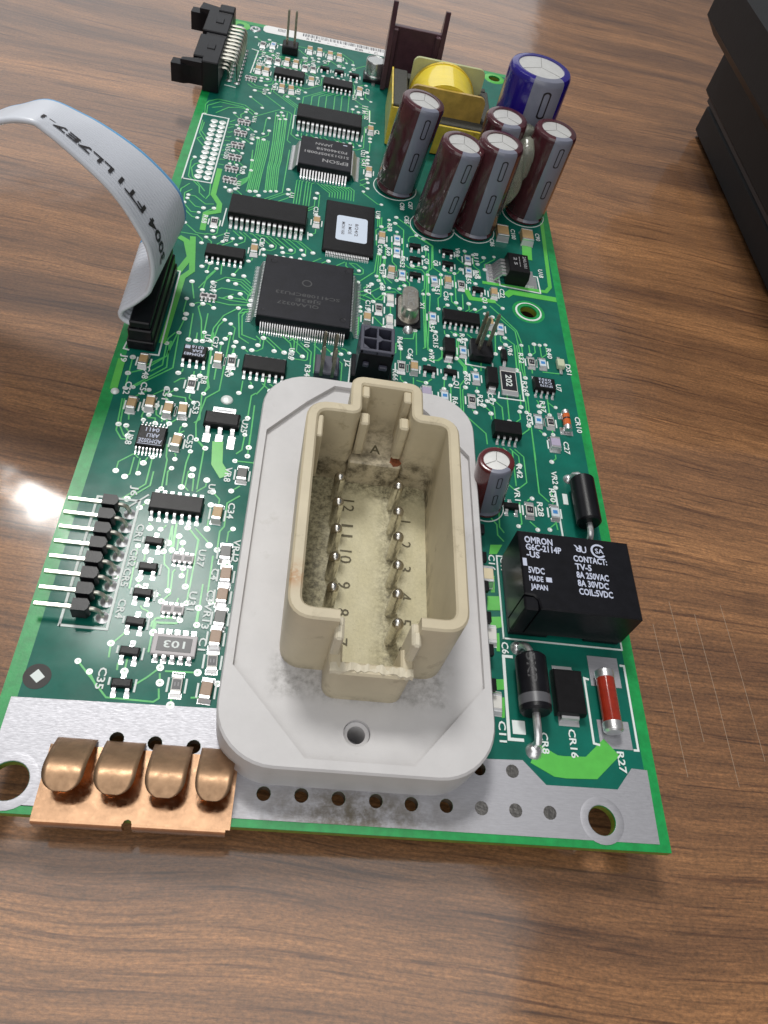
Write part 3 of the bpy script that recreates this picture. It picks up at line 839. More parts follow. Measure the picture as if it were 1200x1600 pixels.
TR_AUTO = [[(26.95,176.05),(25.9,177.1),(25.9,191.45),(24.85,192.5),(22.05,192.5),(16.1,186.55),(16.1,183.05)],[(26.95,172.55),(26.95,151.9),(21.35,146.3)],
    [(33.95,208.25),(28.35,202.65),(28.35,196.7)],[(35.0,208.25),(30.8,204.05),(30.8,196.7)],[(36.4,208.25),(32.9,204.75),(32.9,196.7)],[(37.45,208.25),
    (35.0,205.8),(35.0,196.7)],[(38.85,208.25),(37.45,206.85),(37.45,196.7)],[(40.25,208.25),(39.55,207.55),(39.55,196.7)],[(41.3,208.25),(41.65,207.9),
    (41.65,196.7)],[(11.9,204.05),(13.3,202.65),(17.85,202.65)],[(11.9,206.15),(14.35,203.7),(18.55,203.7),(18.9,203.35),(18.9,201.25),(18.55,200.9)],
    [(11.9,208.6),(12.25,208.95),(15.4,208.95)],[(11.9,211.05),(12.95,210.0),(16.1,210.0),(17.15,208.95)],[(11.9,213.15),(15.75,217.0),(16.8,217.0)],
    [(11.9,217.7),(14.0,217.7)],[(11.9,220.15),(12.6,220.15),(13.65,221.2)],[(11.9,222.25),(14.35,224.7),(17.15,224.7)],[(11.9,224.7),(12.95,225.75),
    (17.85,225.75),(18.2,225.4),(18.2,224.0),(17.5,223.3),(15.4,223.3)],[(9.8,152.6),(10.15,152.25),(11.2,152.25)],[(9.8,155.05),(10.15,154.7),
    (11.2,154.7)],[(9.8,157.15),(11.2,157.15)],[(9.8,159.6),(11.2,159.6)],[(9.8,161.7),(10.15,162.05),(11.2,162.05)],[(9.8,164.15),(11.2,164.15)],
    [(9.8,166.25),(10.15,166.6),(11.2,166.6)],[(9.8,168.7),(10.15,169.05),(11.2,169.05)],[(9.8,171.15),(10.15,171.5),(11.2,171.5)],[(9.8,173.25),
    (10.5,173.25),(11.2,173.95)],[(9.8,175.7),(10.5,175.7),(11.2,176.4)],[(9.8,177.8),(10.85,178.85),(11.2,178.85)],[(28.35,182.35),(28.35,180.6)],
    [(28.35,195.65),(23.8,200.2),(23.8,200.9)],[(29.4,182.35),(29.4,180.95),(30.1,180.25)],[(29.4,195.65),(28.7,194.95),(28.0,194.95),(22.75,200.2),
    (22.75,201.6),(23.1,201.95),(25.9,201.95),(26.95,200.9)],[(30.8,182.35),(30.8,181.3),(31.85,180.25)],[(31.85,182.35),(33.25,180.95),(33.6,180.95)],
    [(34.65,182.35),(34.65,181.65),(35.7,180.6)],[(35.7,182.35),(37.45,180.6)],[(37.1,195.65),(41.65,195.65),(43.05,197.05),(43.05,200.9)],
    [(38.5,182.35),(39.55,181.3),(39.55,180.95)],[(39.55,182.35),(40.95,180.95),(41.3,180.95)],[(40.95,195.65),(41.65,194.95),(42.0,194.95),
    (44.8,197.75),(44.8,199.85)],[(42.0,182.35),(42.7,181.65),(43.05,181.65)],[(42.0,195.65),(42.7,194.95),(43.05,194.95),(46.55,198.45),(46.55,200.9)],
    [(43.4,182.35),(44.1,181.65),(44.1,180.25),(43.75,179.9)],[(43.4,195.65),(43.75,195.3),(44.45,195.3),(47.6,198.45),(47.6,201.6),(46.2,203.0),
    (44.1,203.0)],[(44.8,182.35),(45.85,181.3)],[(30.45,158.9),(30.1,158.55),(30.1,148.05)],[(31.15,158.9),(30.8,158.55),(30.8,148.05)],[(31.85,158.9),
    (31.5,158.55),(31.5,148.05)],[(32.9,158.9),(32.55,158.55),(32.55,148.05)],[(33.6,158.9),(33.25,158.55),(33.25,148.05)],[(34.65,158.9),(33.95,158.2),
    (33.95,148.05)],[(35.35,158.9),(38.85,155.4),(38.85,153.65)],[(36.4,158.9),(39.55,155.75),(39.55,153.65)],[(37.1,158.9),(37.45,158.9),(40.25,156.1),
    (40.25,153.65)],[(37.8,158.9),(38.5,158.9),(40.95,156.45),(40.95,153.65)],[(38.85,158.9),(39.55,158.9),(41.65,156.8),(41.65,153.65)],[(39.55,158.9),
    (40.6,158.9),(42.35,157.15),(42.35,153.65)],[(40.6,158.9),(41.65,158.9),(43.05,157.5),(43.05,153.65)],[(41.3,158.9),(41.65,159.25),(42.35,159.25),
    (43.75,157.85),(43.75,153.65)],[(42.35,158.9),(42.7,159.25),(43.4,159.25),(44.45,158.2),(44.45,153.65)],[(43.05,158.9),(43.75,159.6),(44.1,159.6),
    (45.15,158.55),(45.15,153.65)],[(46.55,161.35),(48.65,163.45)],[(46.55,162.4),(48.3,160.65),(48.65,160.65)],[(46.55,163.8),(47.95,165.2),
    (48.3,165.2)],[(46.55,170.45),(47.6,170.45),(48.3,171.15)],[(46.55,171.15),(48.3,172.9)],[(46.55,172.55),(46.55,172.9),(48.3,174.65)],[(46.55,174.3),
    (46.55,174.65),(48.3,176.4)],[(15.75,132.65),(15.75,131.25),(13.3,128.8)],[(15.75,146.3),(15.75,147.0),(12.95,149.8)],[(17.15,132.65),(19.25,130.55),
    (19.25,130.2)],[(17.15,146.3),(17.15,148.05),(15.4,149.8)],[(18.55,132.65),(20.3,130.9),(20.3,129.15),(18.55,127.4)],[(18.55,146.3),(21.0,148.75),
    (21.35,148.75)],[(19.6,132.65),(22.05,130.2),(22.4,130.2)],[(21.0,132.65),(21.7,132.65),(24.15,130.2),(24.15,129.5)],[(22.4,132.65),(23.1,132.65),
    (26.6,129.15)],[(22.4,146.3),(27.65,151.55),(28.35,151.55)],[(23.45,132.65),(24.85,132.65),(27.65,129.85),(27.65,128.45),(26.6,127.4),(24.85,127.4)],
    [(23.45,146.3),(24.85,146.3),(29.4,150.85),(29.4,152.6),(28.35,153.65)],[(24.85,132.65),(25.9,132.65),(29.05,129.5),(29.05,129.15)],[(27.3,132.65),
    (31.15,128.8)],[(28.7,132.65),(29.05,132.65),(32.2,129.5),(32.2,128.1),(31.5,127.4),(29.4,127.4)],[(28.7,146.3),(33.25,146.3),(35.35,148.4),
    (35.35,151.9)],[(29.75,132.65),(30.45,132.65),(33.6,129.5)],[(31.15,132.65),(32.2,132.65),(34.65,130.2),(34.65,128.1),(34.3,127.75)],[(32.55,132.65),
    (33.25,132.65),(36.4,129.5),(36.4,129.15)],[(32.55,146.3),(33.25,145.6),(33.6,145.6),(36.4,148.4),(36.4,153.65),(35.7,154.35)],[(38.5,127.75),
    (34.65,123.9),(28.0,123.9)],[(44.1,127.75),(40.25,123.9),(36.4,123.9)],[(44.45,127.75),(44.45,126.35),(45.85,124.95)],[(45.15,127.75),(47.6,125.3)],
    [(45.5,127.75),(46.9,127.75),(48.65,126.0),(48.65,124.6),(47.95,123.9),(44.1,123.9),(43.4,124.6)],[(49.0,101.15),(51.45,101.15),(53.2,102.9)],
    [(26.6,97.65),(27.65,96.6),(27.65,95.2),(27.3,94.85)],[(26.6,123.9),(28.0,125.3),(28.0,125.65)],[(49.0,101.5),(50.75,99.75),(55.65,99.75)],
    [(26.95,123.9),(25.55,125.3),(25.2,125.3)],[(49.0,102.2),(50.75,103.95),(54.6,103.95),(54.95,103.6)],[(27.65,97.65),(28.35,96.95),(28.35,94.15),
    (27.3,93.1),(26.25,93.1)],[(27.65,123.9),(28.0,123.9),(29.75,125.65)],[(49.0,102.55),(49.0,103.25),(50.4,104.65),(55.65,104.65),(56.0,104.3),
    (56.0,102.9),(54.95,101.85)],[(28.0,97.65),(30.8,94.85),(30.8,93.8)],[(49.0,103.25),(49.0,104.3),(50.75,106.05),(52.15,106.05)],[(28.7,97.65),
    (29.05,97.65),(32.9,93.8)],[(29.05,123.9),(29.75,124.6),(30.45,124.6),(31.5,125.65),(31.5,126.0)],[(31.5,123.9),(33.6,126.0)],[(23.45,108.15),
    (21.7,109.9),(21.7,110.25)],[(33.6,97.65),(34.65,98.7),(35.0,98.7),(35.35,98.35),(35.35,94.85),(36.75,93.45)],[(23.45,108.85),(23.45,110.25),
    (22.4,111.3),(17.5,111.3),(16.1,109.9)],[(23.45,109.9),(23.8,110.25),(23.8,110.95),(21.35,113.4),(20.3,113.4)],[(49.0,109.9),(50.4,111.3),
    (50.4,111.65)],[(35.0,97.65),(37.8,94.85),(37.8,92.75),(37.45,92.4),(34.65,92.4)],[(23.45,110.6),(24.15,111.3),(24.15,111.65),(21.35,114.45),
    (18.9,114.45),(18.55,114.1)],[(36.05,97.65),(38.5,95.2),(38.5,85.4),(38.85,85.05),(44.8,85.05),(45.15,85.4),(45.15,93.1),(44.1,94.15),(40.6,94.15)],
    [(23.45,111.65),(24.15,112.35),(24.15,112.7),(21.7,115.15),(17.85,115.15),(15.4,112.7)],[(36.75,123.9),(39.9,127.05),(40.25,127.05)],[(38.85,97.65),
    (40.6,95.9),(40.95,95.9)],[(23.45,114.45),(21.7,116.2),(21.7,116.55)],[(49.0,116.2),(49.0,116.55),(52.85,120.4),(53.2,120.4)],[(40.95,97.65),
    (43.05,95.55)],[(43.4,97.65),(44.8,96.25),(44.8,95.9)],[(49.0,119.0),(49.0,119.35),(50.75,121.1)],[(44.8,97.65),(45.5,97.65),(46.55,96.6)],
    [(19.6,208.25),(19.95,207.9),(19.95,207.2)],[(19.6,216.65),(19.25,216.65),(18.55,217.35)],[(20.65,208.25),(19.95,208.95),(19.25,208.95),(18.9,208.6),
    (18.9,206.85),(17.15,205.1)],[(20.65,216.65),(20.65,217.0),(21.35,217.7)],[(22.05,208.25),(22.4,207.9),(29.05,207.9),(32.9,211.75),(32.9,215.95),
    (33.25,216.3),(42.35,216.3),(43.05,215.6),(43.05,207.2),(48.3,201.95),(48.3,193.2),(46.9,191.8),(46.9,180.6),(45.15,178.85),(28.35,178.85),
    (26.6,180.6),(26.6,195.3),(19.6,202.3),(19.6,205.1)],[(22.05,216.65),(23.1,217.7)],[(23.1,208.25),(24.85,206.5),(25.55,206.5),(26.6,205.45),
    (26.6,205.1)],[(24.5,216.65),(24.5,217.35),(24.85,217.7)],[(25.9,208.25),(28.7,205.45)],[(33.95,216.65),(33.25,217.35),(33.25,217.7)],
    [(35.35,216.65),(35.35,217.35),(36.05,218.05)],[(36.75,216.65),(36.75,217.0),(37.8,218.05)],[(37.8,216.65),(38.5,216.65),(39.55,217.7)],
    [(40.6,216.65),(40.6,217.0),(41.65,218.05)],[(41.65,216.65),(43.05,218.05),(43.4,218.05)],[(12.95,118.3),(12.25,117.6)],[(12.95,126.35),
    (12.95,127.05),(11.55,128.45)],[(14.35,126.35),(14.35,126.7),(15.4,127.75)],[(15.4,126.35),(17.5,128.45),(17.5,129.5)],[(13.65,85.05),(13.65,84.35),
    (12.95,83.65)],[(17.15,85.05),(17.15,83.65)],[(9.1,61.25),(9.1,57.4),(8.4,56.7)],[(9.8,61.25),(9.1,61.95),(8.75,61.95),(6.65,59.85),(6.65,57.75)],
    [(10.15,61.25),(10.15,58.1),(10.5,57.75)],[(25.55,84.0),(25.55,80.85),(25.2,80.5)],[(25.55,92.4),(24.5,93.45)],[(26.95,84.0),(27.3,83.65),
    (27.3,82.6)],[(29.4,84.0),(31.15,82.25)],[(30.8,84.0),(31.15,84.0),(33.25,81.9)],[(33.25,84.0),(35.0,82.25),(35.0,81.9)],[(14.35,47.6),(14.7,47.25),
    (14.7,46.55)],[(17.15,47.6),(17.15,47.25),(16.45,46.55)],[(19.6,55.3),(18.9,56.0),(18.9,59.5),(19.6,60.2)],[(21.0,55.3),(22.4,56.7),(22.4,58.1)],
    [(22.05,47.6),(24.85,44.8),(24.85,44.45)],[(67.9,108.85),(67.9,107.8),(68.6,107.1)],[(67.9,116.9),(68.95,117.95)],[(69.3,108.85),(70.35,107.8)],
    [(70.35,108.85),(72.45,106.75),(72.8,106.75)],[(71.75,116.9),(72.1,116.55),(73.15,116.55),(74.2,117.6),(74.2,119.7)],[(73.15,108.85),(75.25,106.75),
    (75.6,106.75)],[(74.2,116.9),(75.25,117.95),(75.6,117.95)],[(75.6,108.85),(77.35,107.1),(77.35,106.75)],[(75.6,116.9),(78.05,119.35)],[(87.85,90.65),
    (88.2,90.3),(88.2,88.9)],[(88.9,90.65),(89.25,90.3),(89.25,88.2),(88.2,87.15)],[(90.3,90.65),(91.7,89.25),(92.05,89.25)],[(78.05,75.6),(78.05,73.85),
    (77.0,72.8)],[(78.05,83.3),(78.05,86.8),(76.65,88.2)],[(79.1,75.6),(79.45,75.25),(79.45,74.55)],[(80.5,75.6),(82.25,73.85),(82.25,71.4)],
    [(80.5,83.3),(80.5,82.95),(81.2,82.25),(81.55,82.25),(83.65,84.35),(83.65,86.45)],[(81.55,75.6),(83.3,73.85),(83.3,67.2),(81.2,65.1),(80.5,65.1),
    (79.45,66.15),(79.45,71.75)],[(13.65,232.4),(12.95,232.4),(10.85,234.5)],[(13.65,232.4),(14.35,233.1),(18.55,233.1),(18.9,232.75)],[(16.45,228.55),
    (16.45,227.5),(16.1,227.15)],[(16.45,233.45),(16.1,233.45),(15.05,234.5)],[(16.45,222.95),(16.8,222.6),(18.2,222.6),(19.6,224.0),(23.8,224.0)],
    [(18.9,223.3),(18.9,224.35),(19.6,225.05),(25.2,225.05),(26.6,226.45),(26.6,227.15)],[(21.7,223.65),(20.3,222.25),(20.3,219.1),(20.65,218.75),
    (25.55,218.75),(25.9,219.1),(25.9,224.7),(27.65,226.45),(27.65,228.55),(25.55,230.65),(25.55,231.0),(24.5,232.05),(23.1,232.05)],[(27.3,217.7),
    (29.4,215.6),(29.4,215.25)],[(27.3,222.6),(28.0,223.3),(28.35,223.3)],[(27.3,222.6),(27.3,224.0),(29.75,226.45),(31.15,226.45)],[(29.75,218.05),
    (31.5,216.3),(31.5,215.95)],[(29.75,222.95),(29.75,223.3),(30.1,223.65)],[(29.75,222.95),(30.1,222.6),(30.8,222.6),(34.3,226.1),(34.3,228.2)],
    [(28.0,229.6),(29.05,228.55),(29.05,228.2)],[(28.0,234.5),(27.65,234.15),(21.35,234.15)],[(31.15,229.6),(31.15,228.55)],[(31.15,234.5),(31.5,234.15),
    (37.45,234.15)],[(34.65,228.9),(37.1,226.45),(37.45,226.45)],[(34.65,233.8),(36.05,235.2),(38.15,235.2),(42.0,231.35),(42.0,228.9)],[(37.45,228.9),
    (39.2,227.15),(39.2,225.75)],[(37.45,233.8),(39.9,231.35),(39.9,229.25)],[(16.45,210.35),(17.5,210.35),(18.2,209.65),(18.2,208.25),(17.15,207.2),
    (15.4,207.2)],[(44.45,209.3),(45.5,208.25)],[(44.45,214.2),(45.15,214.9)],[(44.45,214.2),(44.1,214.55),(44.1,215.6),(45.5,217.0),(46.55,217.0)],
    [(12.6,131.95),(12.6,131.25)],[(12.6,136.85),(13.65,135.8),(13.65,130.55),(12.95,129.85),(11.55,129.85),(11.2,129.5),(9.1,129.5),(5.95,132.65)],
    [(36.4,138.95),(36.4,137.2),(35.35,136.15)],[(36.4,143.85),(36.05,144.2),(36.05,144.55)],[(48.65,187.6),(48.65,186.2)],[(22.75,123.55),
    (22.75,122.85),(22.05,122.15)],[(52.85,137.2),(52.85,135.1),(52.5,134.75)],[(52.85,142.1),(54.6,143.85),(54.95,143.85)],[(52.85,142.1),(52.85,143.5),
    (54.6,145.25),(54.6,148.05)],[(56.7,142.45),(56.7,143.5)],[(58.1,123.9),(59.15,122.85),(59.15,120.75),(58.8,120.4)],[(58.1,128.8),(59.15,127.75),
    (59.15,124.6),(59.85,123.9),(59.85,119.7),(59.5,119.35),(57.75,119.35),(56.35,120.75),(54.95,120.75)],[(74.55,134.4),(76.65,132.3)],[(74.55,138.95),
    (74.2,139.3),(74.2,140.35)],[(74.55,129.5),(76.3,127.75)],[(74.55,134.05),(72.1,136.5),(72.1,137.9)],[(80.5,122.15),(82.6,120.05)],[(65.1,109.9),
    (65.1,108.5),(65.8,107.8)],[(57.75,92.05),(57.75,91.0),(58.8,89.95)],[(57.75,96.95),(57.75,100.45)],[(60.55,92.05),(60.55,88.9)],[(60.55,96.95),
    (59.5,98.0)],[(71.75,100.1),(74.55,97.3)],[(81.2,109.9),(81.2,108.15),(82.25,107.1)],[(81.2,114.8),(79.8,116.2)],[(78.75,110.95),(78.75,109.55),
    (78.4,109.2)],[(78.75,115.85),(78.05,116.55),(78.05,116.9)],[(74.55,92.05),(74.55,90.65)],[(73.15,85.05),(73.85,84.35)],[(67.2,85.05),(67.2,82.6)],
    [(63.35,85.05),(63.35,83.65),(62.3,82.6)],[(90.65,104.65),(92.05,106.05),(92.05,109.2)],[(87.85,104.65),(89.25,106.05),(89.25,108.85)],[(87.5,81.9),
    (88.55,80.85)],[(90.3,75.6),(90.3,74.55),(89.25,73.5)],[(82.95,57.75),(84.35,56.35),(84.35,56.0)],[(82.95,62.65),(83.65,63.35),(84.0,63.35)],
    [(88.2,58.1),(86.8,56.7),(86.8,56.35)],[(88.2,62.65),(88.2,65.8),(89.25,66.85)],[(19.95,91.0),(19.95,93.8)],[(22.75,86.45),(23.1,86.1),(23.1,85.4)],
    [(16.1,78.4),(16.1,77.35),(17.15,76.3)],[(6.3,75.95),(8.4,78.05)],[(9.45,76.65),(9.45,77.0),(11.55,79.1)],[(12.95,75.6),(11.55,77.0),(11.55,77.7),
    (11.9,78.05),(12.25,78.05),(13.3,79.1)],[(15.75,63.35),(16.1,63.0),(16.1,61.95)],[(15.75,68.25),(15.75,69.65),(16.45,70.35)],[(28.35,57.75),
    (26.95,56.35)],[(25.2,53.2),(25.2,54.25),(23.8,55.65)],[(27.65,45.5),(27.65,47.6),(28.35,48.3)],[(12.25,180.25),(12.6,179.9),(12.6,178.5)],
    [(12.25,183.75),(10.5,185.5),(10.5,186.2)],[(13.65,180.25),(15.05,178.85)],[(13.65,183.75),(13.65,184.45),(14.0,184.8)],[(15.05,180.25),(16.8,178.5),
    (17.15,178.5)],[(12.25,173.95),(12.95,173.25)],[(13.3,173.95),(14.7,172.55),(14.7,172.2)],[(14.7,173.95),(16.45,172.2),(16.8,172.2)],[(12.25,168.0),
    (12.6,167.65),(12.6,166.95)],[(13.3,168.0),(14.7,166.6),(15.05,166.6)],[(12.25,162.05),(12.6,161.7),(12.6,160.65)],[(13.65,162.05),(13.65,161.35),
    (14.35,160.65)],[(14.7,162.05),(16.45,160.3)],[(15.05,155.05),(15.05,156.1),(16.45,157.5)],[(14.0,105.35),(13.3,105.35),(12.25,104.3)],
    [(15.05,105.35),(15.75,105.35),(16.8,104.3)],[(23.1,193.9),(16.1,200.9),(14.35,200.9)],[(19.95,186.9),(19.25,186.2),(19.25,178.15)],[(20.65,180.25),
    (20.65,177.8),(18.9,176.05),(17.85,176.05),(16.8,175.0),(16.8,174.3)],[(13.65,196.7),(17.5,192.85),(17.5,191.8)],[(47.95,178.5),(48.65,179.2),
    (48.65,184.45)],[(41.3,224.0),(41.3,225.4),(47.25,231.35),(48.3,231.35)],[(46.55,212.45),(46.55,209.3),(48.3,207.55)],[(47.6,158.9),(47.6,158.2),
    (51.45,154.35),(52.5,154.35)],[(22.75,94.85),(22.05,95.55),(22.05,99.05),(21.0,100.1)],[(10.85,106.05),(10.85,101.85),(11.55,101.15)],[(10.85,126.0),
    (10.85,127.4),(9.45,128.8),(5.25,128.8),(4.2,127.75),(4.2,119.0)],[(79.1,138.95),(79.1,137.55),(77.35,135.8)],[(81.9,140.0),(81.9,138.95),
    (79.1,136.15),(79.1,134.05)],[(77.35,130.55),(77.7,130.9),(77.7,133.35),(76.3,134.75),(76.3,139.3)],[(57.4,102.55),(56.7,101.85),(56.7,99.05),
    (54.25,96.6),(51.8,96.6)],[(64.05,138.25),(64.05,135.8),(63.35,135.1)]]
VIAS = [(17.85,202.65),(18.55,200.9),(15.4,208.95),(17.15,208.95),(16.8,217.0),(14.0,217.7),(13.65,221.2),(17.15,224.7),(15.4,223.3),(28.35,180.6),
    (23.8,200.9),(30.1,180.25),(26.95,200.9),(31.85,180.25),(33.6,180.95),(35.7,180.6),(37.45,180.6),(43.05,200.9),(39.55,180.95),(41.3,180.95),
    (44.8,199.85),(43.05,181.65),(46.55,200.9),(43.75,179.9),(44.1,203.0),(45.85,181.3),(48.65,163.45),(48.65,160.65),(48.3,165.2),(48.3,171.15),
    (48.3,172.9),(48.3,174.65),(48.3,176.4),(13.3,128.8),(12.95,149.8),(19.25,130.2),(15.4,149.8),(18.55,127.4),(21.35,148.75),(22.4,130.2),
    (24.15,129.5),(26.6,129.15),(28.35,151.55),(24.85,127.4),(28.35,153.65),(29.05,129.15),(31.15,128.8),(29.4,127.4),(35.35,151.9),(33.6,129.5),
    (34.3,127.75),(36.4,129.15),(35.7,154.35),(45.85,124.95),(47.6,125.3),(43.4,124.6),(53.2,102.9),(27.3,94.85),(28.0,125.65),(55.65,99.75),
    (25.2,125.3),(54.95,103.6),(26.25,93.1),(29.75,125.65),(54.95,101.85),(30.8,93.8),(52.15,106.05),(32.9,93.8),(31.5,126.0),(33.6,126.0),(21.7,110.25),
    (36.75,93.45),(16.1,109.9),(20.3,113.4),(50.4,111.65),(34.65,92.4),(18.55,114.1),(40.6,94.15),(15.4,112.7),(40.25,127.05),(40.95,95.9),(21.7,116.55),
    (53.2,120.4),(43.05,95.55),(44.8,95.9),(50.75,121.1),(46.55,96.6),(19.95,207.2),(18.55,217.35),(17.15,205.1),(21.35,217.7),(19.6,205.1),(23.1,217.7),
    (26.6,205.1),(24.85,217.7),(28.7,205.45),(33.25,217.7),(36.05,218.05),(37.8,218.05),(39.55,217.7),(41.65,218.05),(43.4,218.05),(12.25,117.6),
    (11.55,128.45),(15.4,127.75),(17.5,129.5),(12.95,83.65),(17.15,83.65),(8.4,56.7),(6.65,57.75),(10.5,57.75),(25.2,80.5),(24.5,93.45),(27.3,82.6),
    (31.15,82.25),(33.25,81.9),(35.0,81.9),(14.7,46.55),(16.45,46.55),(19.6,60.2),(22.4,58.1),(24.85,44.45),(68.6,107.1),(68.95,117.95),(70.35,107.8),
    (72.8,106.75),(74.2,119.7),(75.6,106.75),(75.6,117.95),(77.35,106.75),(78.05,119.35),(88.2,88.9),(88.2,87.15),(92.05,89.25),(77.0,72.8),(76.65,88.2),
    (79.45,74.55),(82.25,71.4),(83.65,86.45),(79.45,71.75),(10.85,234.5),(18.9,232.75),(16.1,227.15),(15.05,234.5),(23.8,224.0),(26.6,227.15),
    (23.1,232.05),(29.4,215.25),(28.35,223.3),(31.15,226.45),(31.5,215.95),(30.1,223.65),(34.3,228.2),(29.05,228.2),(21.35,234.15),(31.15,228.55),
    (37.45,234.15),(37.45,226.45),(42.0,228.9),(39.2,225.75),(39.9,229.25),(15.4,207.2),(45.5,208.25),(45.15,214.9),(46.55,217.0),(12.6,131.25),
    (5.95,132.65),(35.35,136.15),(36.05,144.55),(48.65,186.2),(22.05,122.15),(52.5,134.75),(54.95,143.85),(54.6,148.05),(56.7,143.5),(58.8,120.4),
    (54.95,120.75),(76.65,132.3),(74.2,140.35),(76.3,127.75),(72.1,137.9),(82.6,120.05),(65.8,107.8),(58.8,89.95),(57.75,100.45),(60.55,88.9),
    (59.5,98.0),(74.55,97.3),(82.25,107.1),(79.8,116.2),(78.4,109.2),(78.05,116.9),(74.55,90.65),(73.85,84.35),(67.2,82.6),(62.3,82.6),(92.05,109.2),
    (89.25,108.85),(88.55,80.85),(89.25,73.5),(84.35,56.0),(84.0,63.35),(86.8,56.35),(89.25,66.85),(19.95,93.8),(23.1,85.4),(17.15,76.3),(8.4,78.05),
    (11.55,79.1),(13.3,79.1),(16.1,61.95),(16.45,70.35),(26.95,56.35),(23.8,55.65),(28.35,48.3),(12.6,178.5),(10.5,186.2),(15.05,178.85),(14.0,184.8),
    (17.15,178.5),(12.95,173.25),(14.7,172.2),(16.8,172.2),(12.6,166.95),(15.05,166.6),(12.6,160.65),(14.35,160.65),(16.45,160.3),(16.45,157.5),
    (12.25,104.3),(16.8,104.3),(14.35,200.9),(23.1,193.9),(19.25,178.15),(19.95,186.9),(16.8,174.3),(20.65,180.25),(17.5,191.8),(13.65,196.7),
    (48.65,184.45),(47.95,178.5),(48.3,231.35),(41.3,224.0),(48.3,207.55),(46.55,212.45),(52.5,154.35),(47.6,158.9),(21.0,100.1),(22.75,94.85),
    (11.55,101.15),(10.85,106.05),(4.2,119.0),(10.85,126.0),(77.35,135.8),(79.1,138.95),(79.1,134.05),(81.9,140.0),(76.3,139.3),(77.35,130.55),
    (51.8,96.6),(57.4,102.55),(63.35,135.1),(64.05,138.25)]
THICK = [(3.4,[(79.1,13.3),(82.4,11.6),(83.9,11.5),(88.2,11.7),(92.1,15.2)]),(2.0,[(23.0,67.4),(23.6,62.1),(25.4,59.4)]),(1.3,[(10.5,157.5),(10.6,145.7),
    (12.6,142.3),(12.8,139.2),(10.0,137.5),(10.3,130.8)]),(1.3,[(8.6,127.8),(10.4,115.5),(8.8,112.8),(8.5,95.2),(8.4,91.3)]),(1.0,[(78.1,128.8),
    (94.5,129.2),(95.8,131.3),(96.8,159.2)]),(1.8,[(83.8,125.1),(85.3,126.8),(96.9,126.7)]),(1.3,[(73.6,125.3),(74.8,121.8),(81.0,122.1)]),
    (1.4,[(1.8,85.3),(2.0,77.0)]),(2.6,[(91.3,147.2),(90.9,141.4)]),(1.4,[(7.6,114.4),(9.2,120.2),(7.5,125.8),(5.6,126.9)])]
POUR = [[(73.4,40.4),(75.7,40.6),(75.5,37.8),(73.2,37.6)],[(73.4,36.3),(75.6,36.6),(75.6,34.6),(73.7,33.9)],[(74.3,33.3),(75.0,33.4),(74.9,30.0),
    (74.3,30.0)],[(73.3,24.9),(75.2,25.1),(75.1,23.3),(73.5,23.1)],[(74.5,21.9),(75.0,22.0),(74.8,18.6),(74.3,18.5)],[(74.2,44.6),(75.0,44.7),
    (74.8,41.3),(74.1,41.2)],[(74.7,51.3),(77.0,51.6),(75.8,49.4),(74.3,49.2)]]
tm, vm = MB(), MB()
for i, pl in enumerate(TR_HAND):
    tm.line(pl, 0.27, 0.02, 0.072 + .0011 * (i % 29))
for i, pl in enumerate(TR_AUTO):
    tm.line(pl, 0.24, 0.02, 0.04 + .0011 * (i % 23))
tm.build('trace', 'trace', board, smooth=0, kind='stuff')
for i, (w, pl) in enumerate(THICK):
    MB().line(pl, w, 0.02, 0.11 + .0015 * i).build('copper_pour', 'pour', board, smooth=0)
for pl in POUR:
    MB().prism(pl, 0.02, 0.105).build('copper_pour', 'pour', board, smooth=0)
vias = [tuple(q) for q in VIAS]
for pl in TR_HAND:
    for p in (pl[0], pl[-1]):
        if all((p[0] - a) ** 2 + (p[1] - b) ** 2 > 1.6 for a, b in vias) and 10 < p[1] and random.random() < .55:
            vias.append(p)
for x, y in vias:
    rv = random.uniform(.45, .60)
    vm.lathe([(.01, .07), (.11, .075), (.17, .105), (rv, .10), (rv * 1.04, .03)], 12, x, y, cap=False)
for x, y, r in ((23.2, 78.2, 1.2), (2.4, 76.5, .8), (14.3, 148.6, .8)):
    vm.lathe([(r, .04), (r * .9, .25), (r * .6, .42), (.01, .5)], 16, x, y)
vm.build('via', 'via', board, kind='stuff')

sm = MB()
for t, x, y in LABELS:
    text(sm, t, x, y, 0.165, 1.12, length=1.22 * len(t) - .25, rot=DOWN, grow=.022)


def sline(*pts, w=0.28):
    sm.line(pts, w, 0.03, 0.15)


def srect(x0, y0, x1, y1, w=0.28):
    sline((x0, y0), (x1, y0), (x1, y1), (x0, y1), (x0, y0 - w / 2), w=w)


srect(5.0, 27.3, 12.0, 51.8, .4)
srect(2.3, 150.4, 9.4, 182.5, .35)
srect(75.7, 32.5, 97.0, 49.0)
srect(89.6, 14.8, 89.6, 14.8) if 0 else None
sline((90.0, 26.4), (89.2, 26.6), (89.2, 15.6), (90.2, 15.4), w=.35)
sline((96.0, 29.5), (96.8, 29.5), (96.6, 15.0), (95.8, 15.0), w=.35)
sline((77.0, 29.2), (75.4, 29.2), (75.2, 15.2), (77.6, 15.2), w=.5)
sline((75.9, 17.2), (78.0, 17.2), w=2.2)
sline((92.2, 54.5), (89.2, 55.0), (89.0, 66.0), w=.35)
sline((90.4, 64.2), (91.4, 64.2), w=2.6)
sline((82.6, 128.6), (82.4, 137.0), (83.4, 137.0), w=.3)
sline((82.6, 128.6), (93.0, 128.2), (92.8, 134.6), (90.5, 134.6), w=.3)
sline((79.5, 91.5), (79.2, 89.7), (84.9, 89.8), (84.9, 98.6), (83.6, 98.7), w=.3)
sline((2.6, 88.0), (1.5, 88.2), (1.9, 91.5), w=.3)
